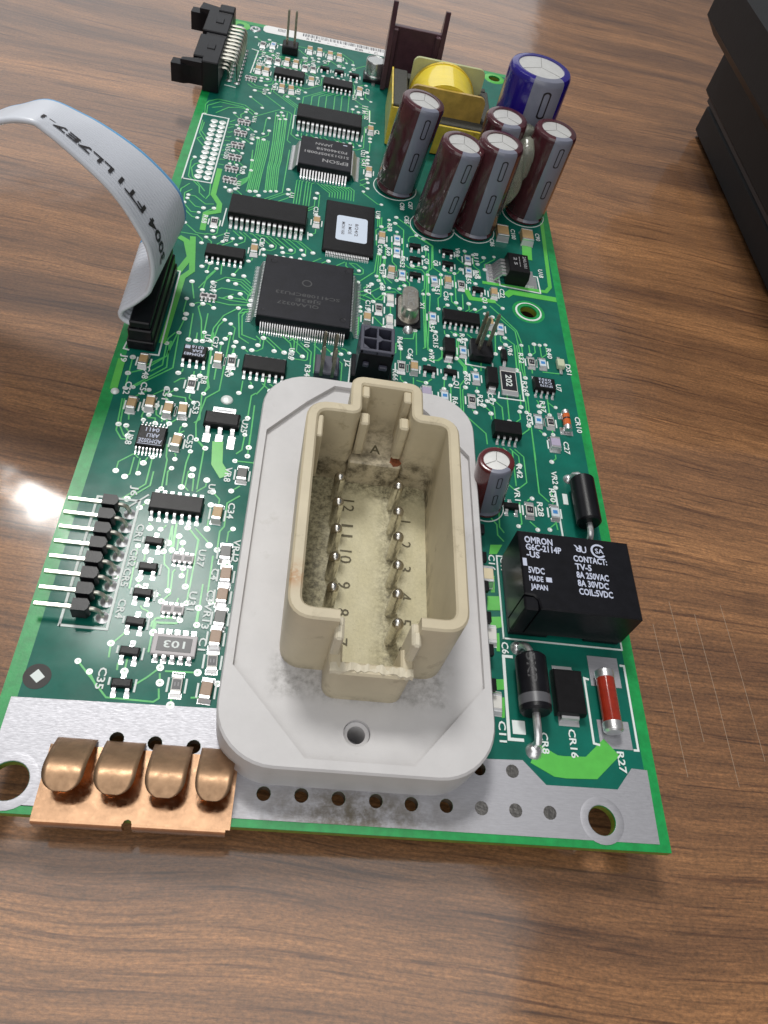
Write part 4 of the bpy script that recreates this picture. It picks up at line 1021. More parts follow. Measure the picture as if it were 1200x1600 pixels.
sline((6.4, 87.6), (8.4, 87.7), (8.0, 114.6), (7.0, 114.6), w=.3)
sline((10.5, 226), (12.6, 225.5), (11.9, 210.5), w=.35)
sline((9.0, 200.2), (5.6, 200.6), w=.35)
sline((72.6, 106.0), (72.4, 98.6), (78.6, 98.4), (78.6, 100.2), w=.3)
sline((47.0, 95.0), (46.6, 84.0), w=.3)
sline((50.0, 195.2), (48.2, 195.2), (48.0, 202.0), w=.35)
sline((26.8, 183.5), (26.6, 191.0), (27.4, 191.0), w=.3)
sline((46.2, 183.5), (46.4, 187.0), w=.3)
sline((14.4, 133.5), (14.5, 141.0), w=.3)
sline((34.8, 134.0), (34.6, 137.0), w=.3)
sline((13.2, 53.4), (10.3, 50.2), w=.3)
for (x, y, r) in ((56.0, 163.4, 5.7), (65.9, 148.4, 5.7), (76.8, 150.5, 5.7), (91.7, 161.8, 5.7), (74.2, 60.2, 3.6)):
    sm.lathe([(r, .12), (r + .2, .12), (r + .21, .03)], 40, x, y, cap=False)
sm.ring(89.1, 120.4, 2.9, 3.2, .03, .12, 28)
for i, y in enumerate((199.8, 201.2, 202.6, 204.0)):
    sline((45.8, y), (47.6, y), w=.3)
# bars either side of the small chip parts
for e in PAS.split(';'):
    k, x, y = e.split()
    x, y = float(x), float(y)
    if k in 'hw' and x > 70:
        continue
    for s in (-1, 1):
        sline((x + s * 1.32, y - 1.15), (x + s * 1.32, y + 1.15), w=.3)
for e in SOT.split(';'):
    x, y = map(float, e.split())
    sline((x + 1.9, y - 1.0), (x + 1.9, y + 1.0), w=.3)
    sline((x - 1.9, y - .2), (x - 1.9, y + 1.0), w=.3)
sm.build('silkscreen', 'silk', board, smooth=0, kind='stuff')

# tinned ground strip along the near edge
tinp = [(1.4, 1.1), (97.3, 1.1), (97.5, 12.0), (94.9, 12.1), (92.0, 8.7), (80.5, 8.6), (77.1, 12.1), (72.0, 11.9),
        (66, 11.9), (62, 16.2), (30.2, 16.3), (1.5, 15.6)]
v, f = filled(tinp, [circ(x, y, r + .05, 24) for x, y, r in (BIG[0], BIG[2])] + [circ(x, y, 1.02, 14) for x, y in DARK + DOTS], 0.06)
mb = MB().add(v, f)
mb.build('tin_strip', 'tin', board, smooth=0)
mb = MB()
for x, y, r in (BIG[0], BIG[2]):
    mb.lathe([(r + .02, -1.5), (r + .02, .05), (r + .1, .11), (r + .9, .12), (r + 1.3, .07)], 28, x, y, cap=False)
mb.lathe([(2.12, -1.5), (2.12, .03)], 24, 89.1, 120.4, cap=False)
mb.build('plated_hole', 'tin', board, kind='stuff')
for x, y in DOTS:
    MB().lathe([(1.02, .058), (.92, -.25), (.5, -.55), (.01, -.6)], 16, x, y).build('filled_via', 'dullsolder', board)
for x, y in DARK:
    MB().lathe([(.99, -1.55), (.99, .05)], 14, x, y, cap=False).build('small_plated_hole', 'hole', board)
fid = MB().lathe([(1.95, .03), (1.95, .065), (.01, .066)], 28, 4.1, 18.9).build('fiducial', 'fid', board)
MB().prism([(3.1, 18.9), (4.3, 17.9), (5.2, 18.9), (4.0, 20.0)], .066, .12).build('target_square', 'silk', fid)
pad = MB().lathe([(.28, .14), (.75, .16), (1.0, .05)], 14, cap=False).lathe([(.29, .08), (.01, .07)], 10, cap=False).build('header_pad', 'via', board)
for i in range(13):
    for x in (5.86, 8.06):
        y = 180.0 - i * (27.45 / 12)
        if i == 0 and x < 6:
            pad.location = (x, y, 0)
        else:
            dup(pad, (x, y, 0), 0, board)
mb = MB()
mb.ring(5.2, 240.4, 1.2, 3.0, .03, .07, 24)
mb.build('corner_ring', 'pour', board)
mb = MB()
mb.lathe([(.8, .05), (1.0, .3), (1.5, .3), (1.8, .04)], 20, 10.0, 239.9, cap=False)
mb.build('eyelet', 'solder', board)
mb = MB()
mb.ring(89.3, 239.9, 2.0, 3.4, .03, .09, 24)
mb.build('hole_ring', 'pour', board)

# bar-code label at the far edge
lab = MB().prism(rrect(12.4, 239.3, 54.0, 244.3, 1.6), .03, .10).build('barcode_label', 'paper', board)
mb = MB()
random.seed(11)
x = 25.0
while x < 53:
    w = random.choice((.16, .16, .3, .42))
    mb.prism([(x, 241.9), (x + w, 241.9), (x + w, 243.9), (x, 243.9)], .10, .115)
    x += w + random.choice((.18, .18, .34))
x = 17.0
while x < 19.4:
    mb.prism([(x, 241.6), (x + .2, 241.6), (x + .2, 243.6), (x, 243.6)], .10, .115)
    x += .42
text(mb, '5179', 28.6, 240.7, .115, 1.2, 4.8)
text(mb, '-  -  -', 36.0, 240.7, .115, 1.2, 6.0)
text(mb, 'EB', 43.6, 240.5, .115, 1.2, 2.6)
text(mb, '-  C', 48.2, 240.4, .115, 1.2, 3.2)
mb.build('label_print', 'labelprint', lab, smooth=0, kind='stuff')

# ------------------------------------------------------------------ small chip parts
random.seed(5)


def proto_chip(name, body_m, h, lx=1.6, ly=3.1, top=None, top_m=None, mark=False):
    b = MB().box(-lx / 2 + .03, -ly / 2 + .5, .12, lx / 2 - .03, ly / 2 - .5, h - .02, .08).build(name, body_m, board)
    for s in (-1, 1):
        t = MB()
        y0, y1 = sorted((s * (ly / 2 - .56), s * ly / 2))
        t.box(-lx / 2, y0, .08, lx / 2, y1, h, .1)
        ya, yb = sorted((s * (ly / 2 - .3), s * (ly / 2 + .55)))
        t.box(-lx / 2 - .12, ya, .03, lx / 2 + .12, yb, .10)
        e = s * ly / 2
        t.add([(-lx / 2, e, h * .75), (lx / 2, e, h * .75), (-lx / 2 - .05, e + s * .42, .1), (lx / 2 + .05, e + s * .42, .1)], [(0, 1, 3, 2)])
        t.build('terminal', 'lead', b)
    if top:
        a, c = top
        MB().box(-a / 2, -c / 2, h - .05, a / 2, c / 2, h + .015, .02).build('film_patch', top_m, b)
    if mark:
        mk = MB()
        mk.box(-.34, -.30, h + .015, -.16, .30, h + .025)
        mk.box(.14, -.30, h + .015, .32, .30, h + .025)
        mk.build('marking', 'print', b)
    return b


KIND = {
    'c': proto_chip('chip_capacitor', 'tan', 1.25),
    'b': proto_chip('chip_resistor', 'reswhite', .62, top=(.95, .85), top_m='blue'),
    'k': proto_chip('chip_resistor', 'whitec', .62, top=(1.25, 1.6), top_m='film', mark=True),
    'w': proto_chip('chip_capacitor', 'whitec', .9),
    'u': proto_chip('chip_capacitor', 'lilac', 1.3, lx=2.1, ly=3.0),
    'd': proto_chip('varistor', 'vdark', 1.1, lx=1.8),
    'm': proto_chip('chip_capacitor', 'brownc', 1.2, lx=1.7),
    'h': proto_chip('chip_capacitor', 'cream', 1.8, lx=2.0, ly=3.2),
}
used = set()
for e in PAS.split(';'):
    k, x, y = e.split()
    loc = (float(x), float(y), random.uniform(-.02, .02))
    rz = random.gauss(0, R(2.0))
    if k in used:
        dup(KIND[k], loc, rz, board)
    else:
        KIND[k].location = loc
        KIND[k].rotation_euler = (0, 0, rz)
        used.add(k)
for i, (x, y) in enumerate(((84.6, 150.0), (91.3, 150.0))):
    if i == 0:
        big = proto_chip('chip_capacitor', 'tan', 1.9, lx=3.1, ly=4.8)
        big.location = (x, y, 0)
        big['label'] = 'large tan ceramic capacitor below the tall brown capacitors'
    else:
        dup(big, (x, y, 0), 0, board)


def gull(mb, x, y, w, d, top, out, foot, t=.16, axis='y', head=.3):
    """One gull-wing lead. d = direction (+1/-1) away from the body edge at y."""
    pth = [(y - d * .25, top), (y + d * head, top), (y + d * (head + .22), top - .18),
           (y + d * (out - foot - .1), .26), (y + d * (out - foot + .12), .12), (y + d * out, .12)]
    mb.bar(pth, x - w / 2, x + w / 2, t, axis)
    ya, yb = sorted((y + d * (out - foot - .15), y + d * (out + .35)))
    if axis == 'y':
        e_ = -.06 if w < .4 else .08
        mb.box(x - w / 2 - e_, ya, .02, x + w / 2 + e_, yb, .075)
    else:
        e_ = -.06 if w < .4 else .08
        mb.box(ya, x - w / 2 - e_, .02, yb, x + w / 2 + e_, .075)


# three-legged transistors
sb = MB().taper(-1.5, -.72, .1, 1.5, .72, 1.08, .12).build('transistor', 'chip', board)
t = MB()
for x in (-.95, .95):
    gull(t, x, -.72, .55, -1, .55, .95, .42)
gull(t, 0, .72, .55, 1, .55, .95, .42)
t.build('leads', 'lead', sb, kind='stuff')
for i, e in enumerate(SOT.split(';')):
    x, y = map(float, e.split())
    rz = random.gauss(0, R(2))
    if i == 0:
        sb.location, sb.rotation_euler = (x, y, 0), (0, 0, rz)
    else:
        dup(sb, (x, y, 0), rz, board)

# small resistor arrays
ar = MB().box(-1.75, -.75, .1, 1.75, .75, .6, .06).build('resistor_array', 'pinkc', board)
t = MB()
for s in (-1, 1):
    t.box(s * .85 - .62, -.36, .55, s * .85 + .62, .36, .625)
t.build('film_patch', 'film', ar, kind='stuff')
t = MB()
for k in range(4):
    for s in (-1, 1):
        xx = -1.27 + k * .85
        y0, y1 = sorted((s * .6, s * .95))
        t.box(xx - .24, y0, .04, xx + .24, y1, .62, .08)
        y0, y1 = sorted((s * .8, s * 1.4))
        t.box(xx - .26, y0, .03, xx + .26, y1, .09)
t.build('leads', 'lead', ar, kind='stuff')
for i, e in enumerate(ARR.split(';')):
    x, y = map(float, e.split())
    if i == 0:
        ar.location = (x, y, 0)
    else:
        dup(ar, (x, y, 0), R(random.gauss(0, 1)), board)

# large array printed 103, upside down
ar = MB().box(19.2, 23.7, .1, 25.8, 27.1, 1.0, .1).build('resistor_array', 'pinkc', board, label='wide pale resistor array printed 103')
MB().box(19.9, 24.2, .9, 25.1, 26.6, 1.03, .04).build('film_patch', 'film', ar)
t = MB()
text(t, '103', 22.5, 25.4, 1.045, 1.15, 3.2, rot=PI)
t.build('marking', 'silk', ar, smooth=0)
t = MB()
for k in range(5):
    xx = 20.0 + k * 1.25
    t.box(xx - .35, 23.1, .06, xx + .35, 23.9, .8, .12)
    t.box(xx - .35, 26.9, .06, xx + .35, 27.7, .8, .12)
    t.box(xx - .4, 22.6, .03, xx + .4, 28.3, .09)
t.build('leads', 'lead', ar, kind='stuff')

# ------------------------------------------------------------------ chips with gull-wing leads
SO_LABEL = ['fourteen-pin chip left of its twin near the far edge', 'fourteen-pin chip near the far edge', None,
            'eight-pin chip with pale upside-down print beside a square logo', 'small chip with pale upside-down print above an underline', None, None, None,
            'eight-pin chip with white print near the right edge', 'tall eight-pin chip behind the small brown capacitor']
for (x0, y0, x1, y1, z, n, p), lb in zip(SO, SO_LABEL):
    b = MB().taper(x0, y0, .12, x1, y1, z, .16, mid=z * .5).build('chip', 'chip', board, label=lb)
    t = MB()
    xc = (x0 + x1) / 2
    w = .45 if p > 1 else .26
    for k in range(n):
        xx = xc + (k - (n - 1) / 2) * (p if (x1 - x0) > (n - 1) * p + 1 else (x1 - x0 - .7) / (n - 1))
        gull(t, xx, y0, w, -1, z * .52, 1.15, .5, t=.2 if p > 1 else .14)
        gull(t, xx, y1, w, 1, z * .52, 1.15, .5, t=.2 if p > 1 else .14)
    t.build('leads', 'lead', b, kind='stuff')
    if lb and 'square logo' in lb:
        t = MB()
        for i, s in enumerate(('ADM483', 'EAR', '0316')):
            text(t, s, xc + (.4 if i else .0), y0 + .75 + i * 1.05, z + .012, .72, (4.0, 2.0, 2.4)[i], rot=PI)
        t.box(x0 + .35, y1 - 1.35, z + .004, x0 + 1.35, y1 - .45, z + .012)
        t.build('marking', 'whiteprint', b, smooth=0)
    elif lb and 'underline' in lb:
        t = MB()
        for i, s in enumerate(('ADM202E', 'ARU', '0411')):
            text(t, s, xc + (0, .3, 0)[i], y0 + 1.2 + i * 1.35, z + .012, .9, (4.1, 2.2, 2.4)[i], rot=PI)
        t.line([(x0 + .4, y0 + .45), (x1 - .4, y0 + .45)], .12, z, z + .012)
        t.build('marking', 'whiteprint', b, smooth=0)
    elif lb and 'white print' in lb:
        t = MB()
        for i, s in enumerate(('SF1570', 'CS31', '0352')):
            text(t, s, xc + .2 - i * .1, y0 + .85 + i * .95, z + .012, .65, 2.9, rot=PI)
        t.build('marking', 'whiteprint', b, smooth=0)

# wide chips with bright leads
for x0, y0, x1, y1 in ((27.4, 185.6, 45.8, 193.0), (15.4, 135.6, 34.0, 143.5)):
    b = MB().taper(x0, y0, .3, x1, y1, 3.0, .14, mid=1.7, ch=.18).build('wide_chip', 'chip', board, label='long black chip with a row of bright leads')
    for k in range(14):
        xx = x0 + .95 + k * (x1 - x0 - 1.9) / 13
        for yy, d in ((y0, -1), (y1, 1)):
            t = MB()
            t.bar([(yy - d * .2, 1.75), (yy + d * .55, 1.75), (yy + d * .8, 1.5), (yy + d * .95, .5), (yy + d * 1.15, .16), (yy + d * 1.9, .14)], xx - .36, xx + .36, .2)
            ya, yb = sorted((yy + d * 1.1, yy + d * 2.3))
            t.box(xx - .33, ya, .02, xx + .33, yb, .08)
            t.build('lead', 'lead', b)


def qfp(x0, y0, x1, y1, z, name, m_, nx, ny, out, w, sides='xy', label=None, base=.3):
    b = MB().taper(x0, y0, base, x1, y1, z, .18, mid=(base + z) * .5, ch=.15).build(name, m_, board, label=label)
    t = MB()
    top = (base + z) * .5
    if 'y' in sides:
        for k in range(nx):
            xx = x0 + 1.2 + k * (x1 - x0 - 2.4) / (nx - 1)
            gull(t, xx, y0, w, -1, top, out, .6, t=.15)
            gull(t, xx, y1, w, 1, top, out, .6, t=.15)
    if 'x' in sides:
        for k in range(ny):
            yy = y0 + 1.2 + k * (y1 - y0 - 2.4) / (ny - 1)
            gull(t, yy, x0, w, -1, top, out, .6, t=.15, axis='x')
            gull(t, yy, x1, w, 1, top, out, .6, t=.15, axis='x')
    t.build('leads', 'lead', b, kind='stuff')
    return b


b = qfp(29.7, 161.9, 43.8, 176.0, 3.0, 'square_chip', 'qfp', 16, 24, 1.9, .38, label='square chip with grey maker print, upside down')
t = MB()
text(t, 'EPSON', 39.4, 165.2, 3.012, 1.5, 6.8, rot=PI)
for i, s in enumerate(('S1D13305F00B1', 'F03460658', 'JAPAN')):
    text(t, s, (37.0, 38.2, 36.0)[i], 168.3 + i * 2.3, 3.012, 1.15, (11.8, 8.2, 4.6)[i], rot=PI)
t.build('marking', 'print', b, smooth=0)
MB().box(41.1, 174.2, 2.99, 42.2, 174.6, 3.015).build('pin_mark', 'whiteprint', b)
b = qfp(38.3, 130.0, 50.8, 150.7, 1.25, 'flat_chip', 'chip', 26, 2, 1.0, .24, sides='y', label='thin black chip with a pale blue sticker', base=.15)
st = MB().prism(rrect(41.3, 134.4, 49.0, 144.6, .8), 1.252, 1.30).build('sticker', 'palepaper', b, label='pale blue printed sticker')
t = MB()
for x, s, l in ((43.0, 'MON V60', 5.2), (44.7, '2 MOE', 4.2), (46.3, '8/24/2', 5.2)):
    text(t, s, x, 139.4, 1.315, .8, l, rot=DOWN)
t.build('sticker_print', 'labelprint', st, smooth=0)
b = qfp(26.0, 100.4, 46.2, 121.6, 3.4, 'large_square_chip', 'qfp', 36, 36, 1.8, .22, label='largest square chip with faint laser print')
t = MB()
text(t, 'SC411088CFU33', 36.4, 109.0, 3.412, 1.0, 14.0, rot=PI)
text(t, '5J83E', 36.6, 107.2, 3.412, 1.0, 5.6, rot=PI)
text(t, 'QLAA0327', 34.5, 105.6, 3.412, 1.0, 9.0, rot=PI)
t.build('marking', 'dimprint', b, smooth=0)
MB().lathe([(.85, 3.412), (1.15, 3.412)], 20, 35.9, 113.2, cap=False).build('logo', 'dimprint', b, smooth=0)
t = MB()
for cx, cy, r in ((28.0, 119.4, .75), (44.6, 119.6, .6), (44.4, 102.8, .7), (27.3, 102.2, .4)):
    t.lathe([(r * .78, 3.41), (r, 3.43)], 20, cx, cy, cap=False)
t.build('mould_dimple', 'chip', b, kind='stuff')

# voltage regulator with a wide tab
b = MB().taper(19.8, 70.2, .1, 26.5, 73.6, 1.75, .2, ch=.2).build('regulator', 'chip', board, label='three-legged regulator with a wide tab')
for x in (20.8, 23.1, 25.4):
    t = MB()
    t.bar([(70.4, .9), (69.6, .9), (69.2, .6), (68.9, .16), (67.9, .13)], x - .38, x + .38, .22)
    t.box(x - .65, 66.9 if x < 25 else 65.9, .03, x + .65, 69.0, .1)
    t.build('lead', 'lead', b)
t = MB()
t.box(21.6, 73.5, .6, 24.7, 74.4, .8)
t.bar([(73.6, .8), (74.3, .8), (74.7, .3), (75.3, .16)], 21.6, 24.7, .22)
t.box(21.0, 74.2, .03, 25.3, 76.0, .1)
t.build('metal_tab', 'lead', b)

# power regulator with five bent leads, near the right edge
b = MB().taper(83.6, 129.4, .2, 89.3, 136.9, 4.4, .25, ch=.2).build('power_regulator', 'chip', board, label='thick black regulator with bent leads on its left and a metal tab')
for k in range(5):
    yy = 130.4 + k * 1.35
    t = MB()
    t.bar([(83.9, 2.3), (82.6, 2.3), (82.2, 1.9), (81.3, .6), (80.9, .2), (79.8, .16)], yy - .42, yy + .42, .4, axis='x')
    t.build('lead', 'lead', b)
t = MB().box(89.1, 129.9, .1, 91.6, 136.0, .5, .1)
t.box(89.0, 128.8, .03, 92.4, 134.2, .1)
t.build('metal_tab', 'solder', b)
MB().box(79.3, 129.2, .03, 82.4, 136.4, .08).build('solder_pad', 'tin', b)
t = MB()
for x, s, l in ((88.0, '2AU101', 4.6), (86.8, '----', 4.0), (85.6, '2 5', 3.0)):
    text(t, s, x, 133.4, 4.412, .8, l, rot=DOWN)
t.build('marking', 'print', b, smooth=0)

# surface-mount diodes with folded end tabs
for x0, y0, x1, y1, z, nm in ((67.1, 99.6, 69.8, 104.4, 2.2, None), (76.4, 91.8, 79.0, 97.0, 2.2, None), (82.9, 19.4, 88.0, 27.0, 2.2, 'wide flat diode between the striped diode and the red glass resistor')):
    b = MB().taper(x0, y0, .15, x1, y1, z, .16, mid=1.0).build('flat_diode', 'chip', board, label=nm)
    xc, hw = (x0 + x1) / 2, (x1 - x0) * .29
    for yy, d in ((y0, -1), (y1, 1)):
        t = MB()
        t.bar([(yy - d * .1, 1.0), (yy + d * .35, .95), (yy + d * .5, .7), (yy + d * .5, .15), (yy - d * .3, .1)], xc - hw, xc + hw, .18)
        ya, yb = sorted((yy - d * .2, yy + d * 1.35))
        t.box(xc - hw - .25, ya, .03, xc + hw + .25, yb, .09)
        t.build('end_tab', 'lead', b)

# large resistor printed 202
b = MB().box(80.0, 90.7, .1, 83.6, 98.7, .65, .06).build('large_resistor', 'whitec', board, label='large flat resistor printed 202')
MB().box(80.15, 91.9, .6, 83.45, 97.6, .685, .03).build('film_patch', 'film', b)
for y0, y1 in ((90.4, 91.8), (97.7, 99.1)):
    MB().box(79.9, y0, .04, 83.7, y1, .68, .1).build('terminal', 'lead', b)
t = MB()
text(t, '202', 81.8, 94.8, .70, 1.35, 3.6, rot=DOWN)
t.build('marking', 'silk', b, smooth=0)

# axial parts lying along the board


def axial(name, cx, y0, y1, r, zc, m_, lead_r, ends, label=None, band=None, n=28):
    prof = [(0.01, y0), (r * .86, y0), (r, y0 + r * .14), (r, y1 - r * .14), (r * .86, y1), (0.01, y1)]
    mb = MB().lathe(prof, n)
    mb.v = [(x + cx, z, y + zc) for x, y, z in mb.v]
    b = mb.build(name, m_, board, label=label)
    if band:
        a, c, bm_ = band
        mb = MB().lathe([(r + .02, a), (r + .02, c)], n, cap=False)
        mb.v = [(x + cx, z, y + zc) for x, y, z in mb.v]
        mb.build('band', bm_, b)
    for pth in ends:
        MB().tube(pth, lead_r, 10).build('lead_wire', 'lead', b)
    return b


def bend(cx, y, d, zc, reach, dx=0.0):
    return [(cx, y - d * .5, zc), (cx, y + d * reach * .45, zc), (cx + dx * .4, y + d * reach * .8, zc - .35), (cx + dx * .8, y + d * reach, zc - 1.0), (cx + dx, y + d * (reach + .1), -.3)]


b = axial('diode', 78.9, 18.6, 28.2, 2.55, 3.0, 'plastic', .62, [bend(78.9, 18.6, -1, 3.0, 4.2, .3), bend(78.9, 28.2, 1, 3.0, 2.4, -.8)],
          'fat black diode with a grey band beside the white connector', (19.6, 21.2, 'band'))
t = MB()
text(t, '5KP', 0, 0, 0, 1.4, 5.0, rot=DOWN)
tm_ = MB()
tm_.v = [(78.9 + 2.56 * math.sin((x - .9) / 2.56), y + 25.2, 3.0 + 2.56 * math.cos((x - .9) / 2.56)) for x, y, z in t.v]
tm_.f = t.f
tm_.build('marking', 'dimprint', b, smooth=0)
axial('diode', 93.6, 56.8, 67.4, 2.35, 2.9, 'plastic', .6, [bend(93.6, 56.8, -1, 2.9, 2.8, .1), bend(93.6, 67.4, 1, 2.9, 1.8, -1.2)],
      'fat black diode behind the relay at the right edge', None)
for x, y, r in ((92.3, 69.4, 1.2), (78.0, 30.9, 1.3), (79.1, 13.6, 1.4)):
    MB().lathe([(r, .05), (r * .85, .4), (r * .6, .8), (r * .3, .98), (.01, 1.0)], 16, x, y).build('solder_joint', 'solder', board, smooth=80)
b = axial('glass_resistor', 92.1, 18.4, 26.2, 1.5, 1.7, 'glass_red', .3, [], 'red glass resistor with silver end caps')
for y0, y1 in ((17.0, 18.7), (25.9, 27.4)):
    mb = MB().lathe([(.01, y0), (1.25, y0), (1.58, y0 + .3), (1.58, y1 - .1), (1.45, y1), (.01, y1)], 24)
    mb.v = [(x + 92.1, z, y + 1.7) for x, y, z in mb.v]
    mb.build('end_cap', 'solder', b)
for y0, y1 in ((15.0, 19.6), (25.4, 30.8)):
    MB().box(90.3, y0, .03, 95.7, y1, .10).build('solder_pad', 'tin', b)
b = axial('glass_diode', 93.6, 83.0, 86.6, .82, 1.0, 'glass_orange', .3, [], 'small orange glass diode near the right edge', (84.9, 85.3, 'film'))
for y0, y1 in ((82.0, 83.2), (86.4, 87.4)):
    mb = MB().lathe([(.01, y0), (.85, y0), (.88, y1), (.01, y1)], 16)
    mb.v = [(x + 93.6, z, y + 1.0) for x, y, z in mb.v]
    mb.box(92.2, y0 - .5, .03, 95.0, y1 + .3, .09)
    mb.build('end_cap', 'solder', b)
# small zener on a black moulded body
b = MB().taper(80.5, 100.7, .2, 81.9, 104.1, 1.5, .1).build('flat_diode', 'chip', board)
t = MB().lathe([(.9, .05), (.8, .5), (.01, .75)], 14, 81.0, 105.3)
t.bar([(100.8, .8), (100.2, .7), (99.7, .2), (98.9, .14)], 80.85, 81.55, .2)
t.build('leads', 'solder', b, kind='stuff')
# light-emitting diode
b = MB().taper(93.7, 101.4, .2, 95.5, 103.9, 1.4, .1).build('indicator_led', 'led', board, label='small clear indicator light near the right edge')
t = MB().box(94.2, 103.8, .05, 94.9, 105.3, .5, .1)
t.box(94.3, 99.8, .05, 95.0, 101.5, .5, .1)
t.build('leads', 'lead', b, kind='stuff')

# quartz crystal can on a black carrier
b = MB().prism(rrect(57.3, 108.6, 61.2, 117.6, 1.9, 8), .9, 4.6)
b = MB().wall(fillet([(59.25, 108.9), (57.6, 108.9), (57.6, 117.4), (60.9, 117.4), (60.9, 108.9)], 1.7, 8, True), .3, .8, 1.2, True, .05)
t = MB().prism(rrect(57.45, 108.8, 61.15, 117.4, 1.8, 8), .9, 4.1)
top = rrect(57.45, 108.8, 61.15, 117.4, 1.8, 8)
inn = rrect(57.75, 109.1, 60.85, 117.1, 1.5, 8)
n = len(top)
t = MB()
t.add([(x, y, .9) for x, y in top] + [(x, y, 3.9) for x, y in top] + [(x, y, 4.2) for x, y in inn],
      [(i, (i + 1) % n, n + (i + 1) % n, n + i) for i in range(n)] + [(n + i, n + (i + 1) % n, 2 * n + (i + 1) % n, 2 * n + i) for i in range(n)] + [tuple(range(2 * n, 3 * n))])
t.prism(rrect(56.9, 108.0, 61.7, 118.2, 2.3, 8), .7, 1.1)
cr = t.build('quartz_crystal', 'crystal', board, label='silver oval crystal can')
MB().box(56.6, 107.6, .05, 62.2, 118.4, .7, .1).build('carrier', 'plastic', cr)
mb = MB().lathe([(1.3, .05), (1.1, .5), (.7, .9), (.01, 1.1)], 16, 59.4, 106.9)
mb.build('solder_joint', 'solder', cr)
t = MB()
text(t, 'NLIIC', 59.3, 113.1, 4.215, 1.5, 5.4, rot=DOWN)
t.build('marking', 'score', cr, smooth=0)

# surface-mount electrolytic
cx, cy = 48.7, 222.6
b = MB().lathe([(3.0, .9), (3.0, 1.6), (2.75, 1.85), (3.0, 2.1), (3.0, 5.4), (2.85, 5.7), (2.7, 5.7), (2.6, 5.55), (.01, 5.55)], 36, cx, cy).build('round_can_capacitor', 'can', board, label='small silver round can capacitor beside the heat sink')
MB().prism([(cx - 3.3, cy - 3.3), (cx + 3.3, cy - 3.3), (cx + 3.3, cy + 2.2), (cx + 2.2, cy + 3.3), (cx - 2.2, cy + 3.3), (cx - 3.3, cy + 2.2)], .1, 1.0).build('base', 'plastic', b)
MB().box(cx - .5, cy - 4.6, .04, cx + .5, cy - 3.1, .3).build('terminal', 'lead', b)

# ------------------------------------------------------------------ electrolytic capacitors


def cap(x, y, r, h, sleeve, lean=(0, 0), label=None, sa=-70, sw=56, pills=3, name='capacitor', wide=False):
    e = .13 * r
    rt = .70 * r if not wide else .74 * r
    prof = [(.01, .2), (r * .86, .2), (r * .95, .35), (r * .97, .9), (r * .90, 1.5), (r, 2.3), (r, h - e * 1.6), (r * .985, h - e * .8), (r * .94, h - e * .25),
            (r * .86, h), (rt, h - .05), (rt - .02, h - .32)]
    b = MB().lathe(prof, 48).build(name, sleeve, board, label=label)
    b.location = (x, y, 0)
    b.rotation_euler = (math.atan2(-lean[1], h), math.atan2(lean[0], h), 0)
    MB().lathe([(rt, h - .3), (rt * .3, h - .26), (.01, h - .26)], 40).build('top_plate', 'alutop', b)
    sc = MB()
    for k in range(3):
        a = R(85 + 120 * k)
        sc.line([(.1 * math.cos(a), .1 * math.sin(a)), (rt * .92 * math.cos(a), rt * .92 * math.sin(a))], .13, h - .3, h - .235)
    sc.build('score_line', 'score', b)
    a0, a1 = R(sa - sw / 2), R(sa + sw / 2)
    MB().lathe([(q[0] + .025, q[1] + .02) for q in prof[3:11]], 12, a0=a0, a1=a1, cap=False).build('stripe', 'stripe', b)
    pm_ = MB()
    L_ = h * .19
    for k in range(pills):
        zc = h * (.83 - .36 * k) - .4
        if zc - L_ / 2 < 1.8:
            continue
        path = [(.09 * r * math.cos(q), (L_ / 2 - .09 * r) * (1 if math.sin(q) >= 0 else -1) + .09 * r * math.sin(q)) for q in [2 * PI * i / 24 for i in range(24)]]
        o = len(pm_.v)
        vv, ff = [], []
        for s in (0.0, 1.0):
            for u, w in path:
                g = 1 + .0 * s
                du, dw = u * (1 + s * .55), w + (.05 * r * s if w > 0 else -.05 * r * s)
                aa = R(sa) + du / r
                vv.append(((r + .05) * math.cos(aa), (r + .05) * math.sin(aa), zc + dw))
        for i in range(24):
            ff.append((i, (i + 1) % 24, 24 + (i + 1) % 24, 24 + i))
        pm_.add(vv, ff)
    pm_.build('minus_mark', 'blackink', b, smooth=0, kind='stuff')
    return b


cap(56.0, 163.4, 5.45, 24, 'maroon', (2.7, 0), 'tall brown capacitor standing apart in front of the yellow transformer', sa=-72)
cap(65.9, 148.4, 5.45, 23.2, 'maroon', (2.3, -.4), 'tall brown capacitor, nearest of the group', sa=-70)
cap(76.8, 150.5, 5.45, 24, 'maroon', (.6, 0), 'tall brown capacitor in the middle of the group', sa=-78)
cap(91.7, 161.8, 5.45, 24, 'maroon', (.6, -.2), 'tall brown capacitor at the right edge', sa=-72)
cap(79.4, 163.6, 5.3, 24, 'maroon', (.3, -.6), 'tall brown capacitor hidden behind the others', sa=-80)
cap(87.2, 177.3, 8.1, 31, 'cobalt', (.4, 0), 'big blue capacitor at the far right corner', sa=-78, sw=62, pills=3, wide=True)
cap(74.2, 60.2, 3.35, 13, 'maroon2', (-1.6, .6), 'small red-brown capacitor beside the white connector', sa=-78, sw=70, pills=2)


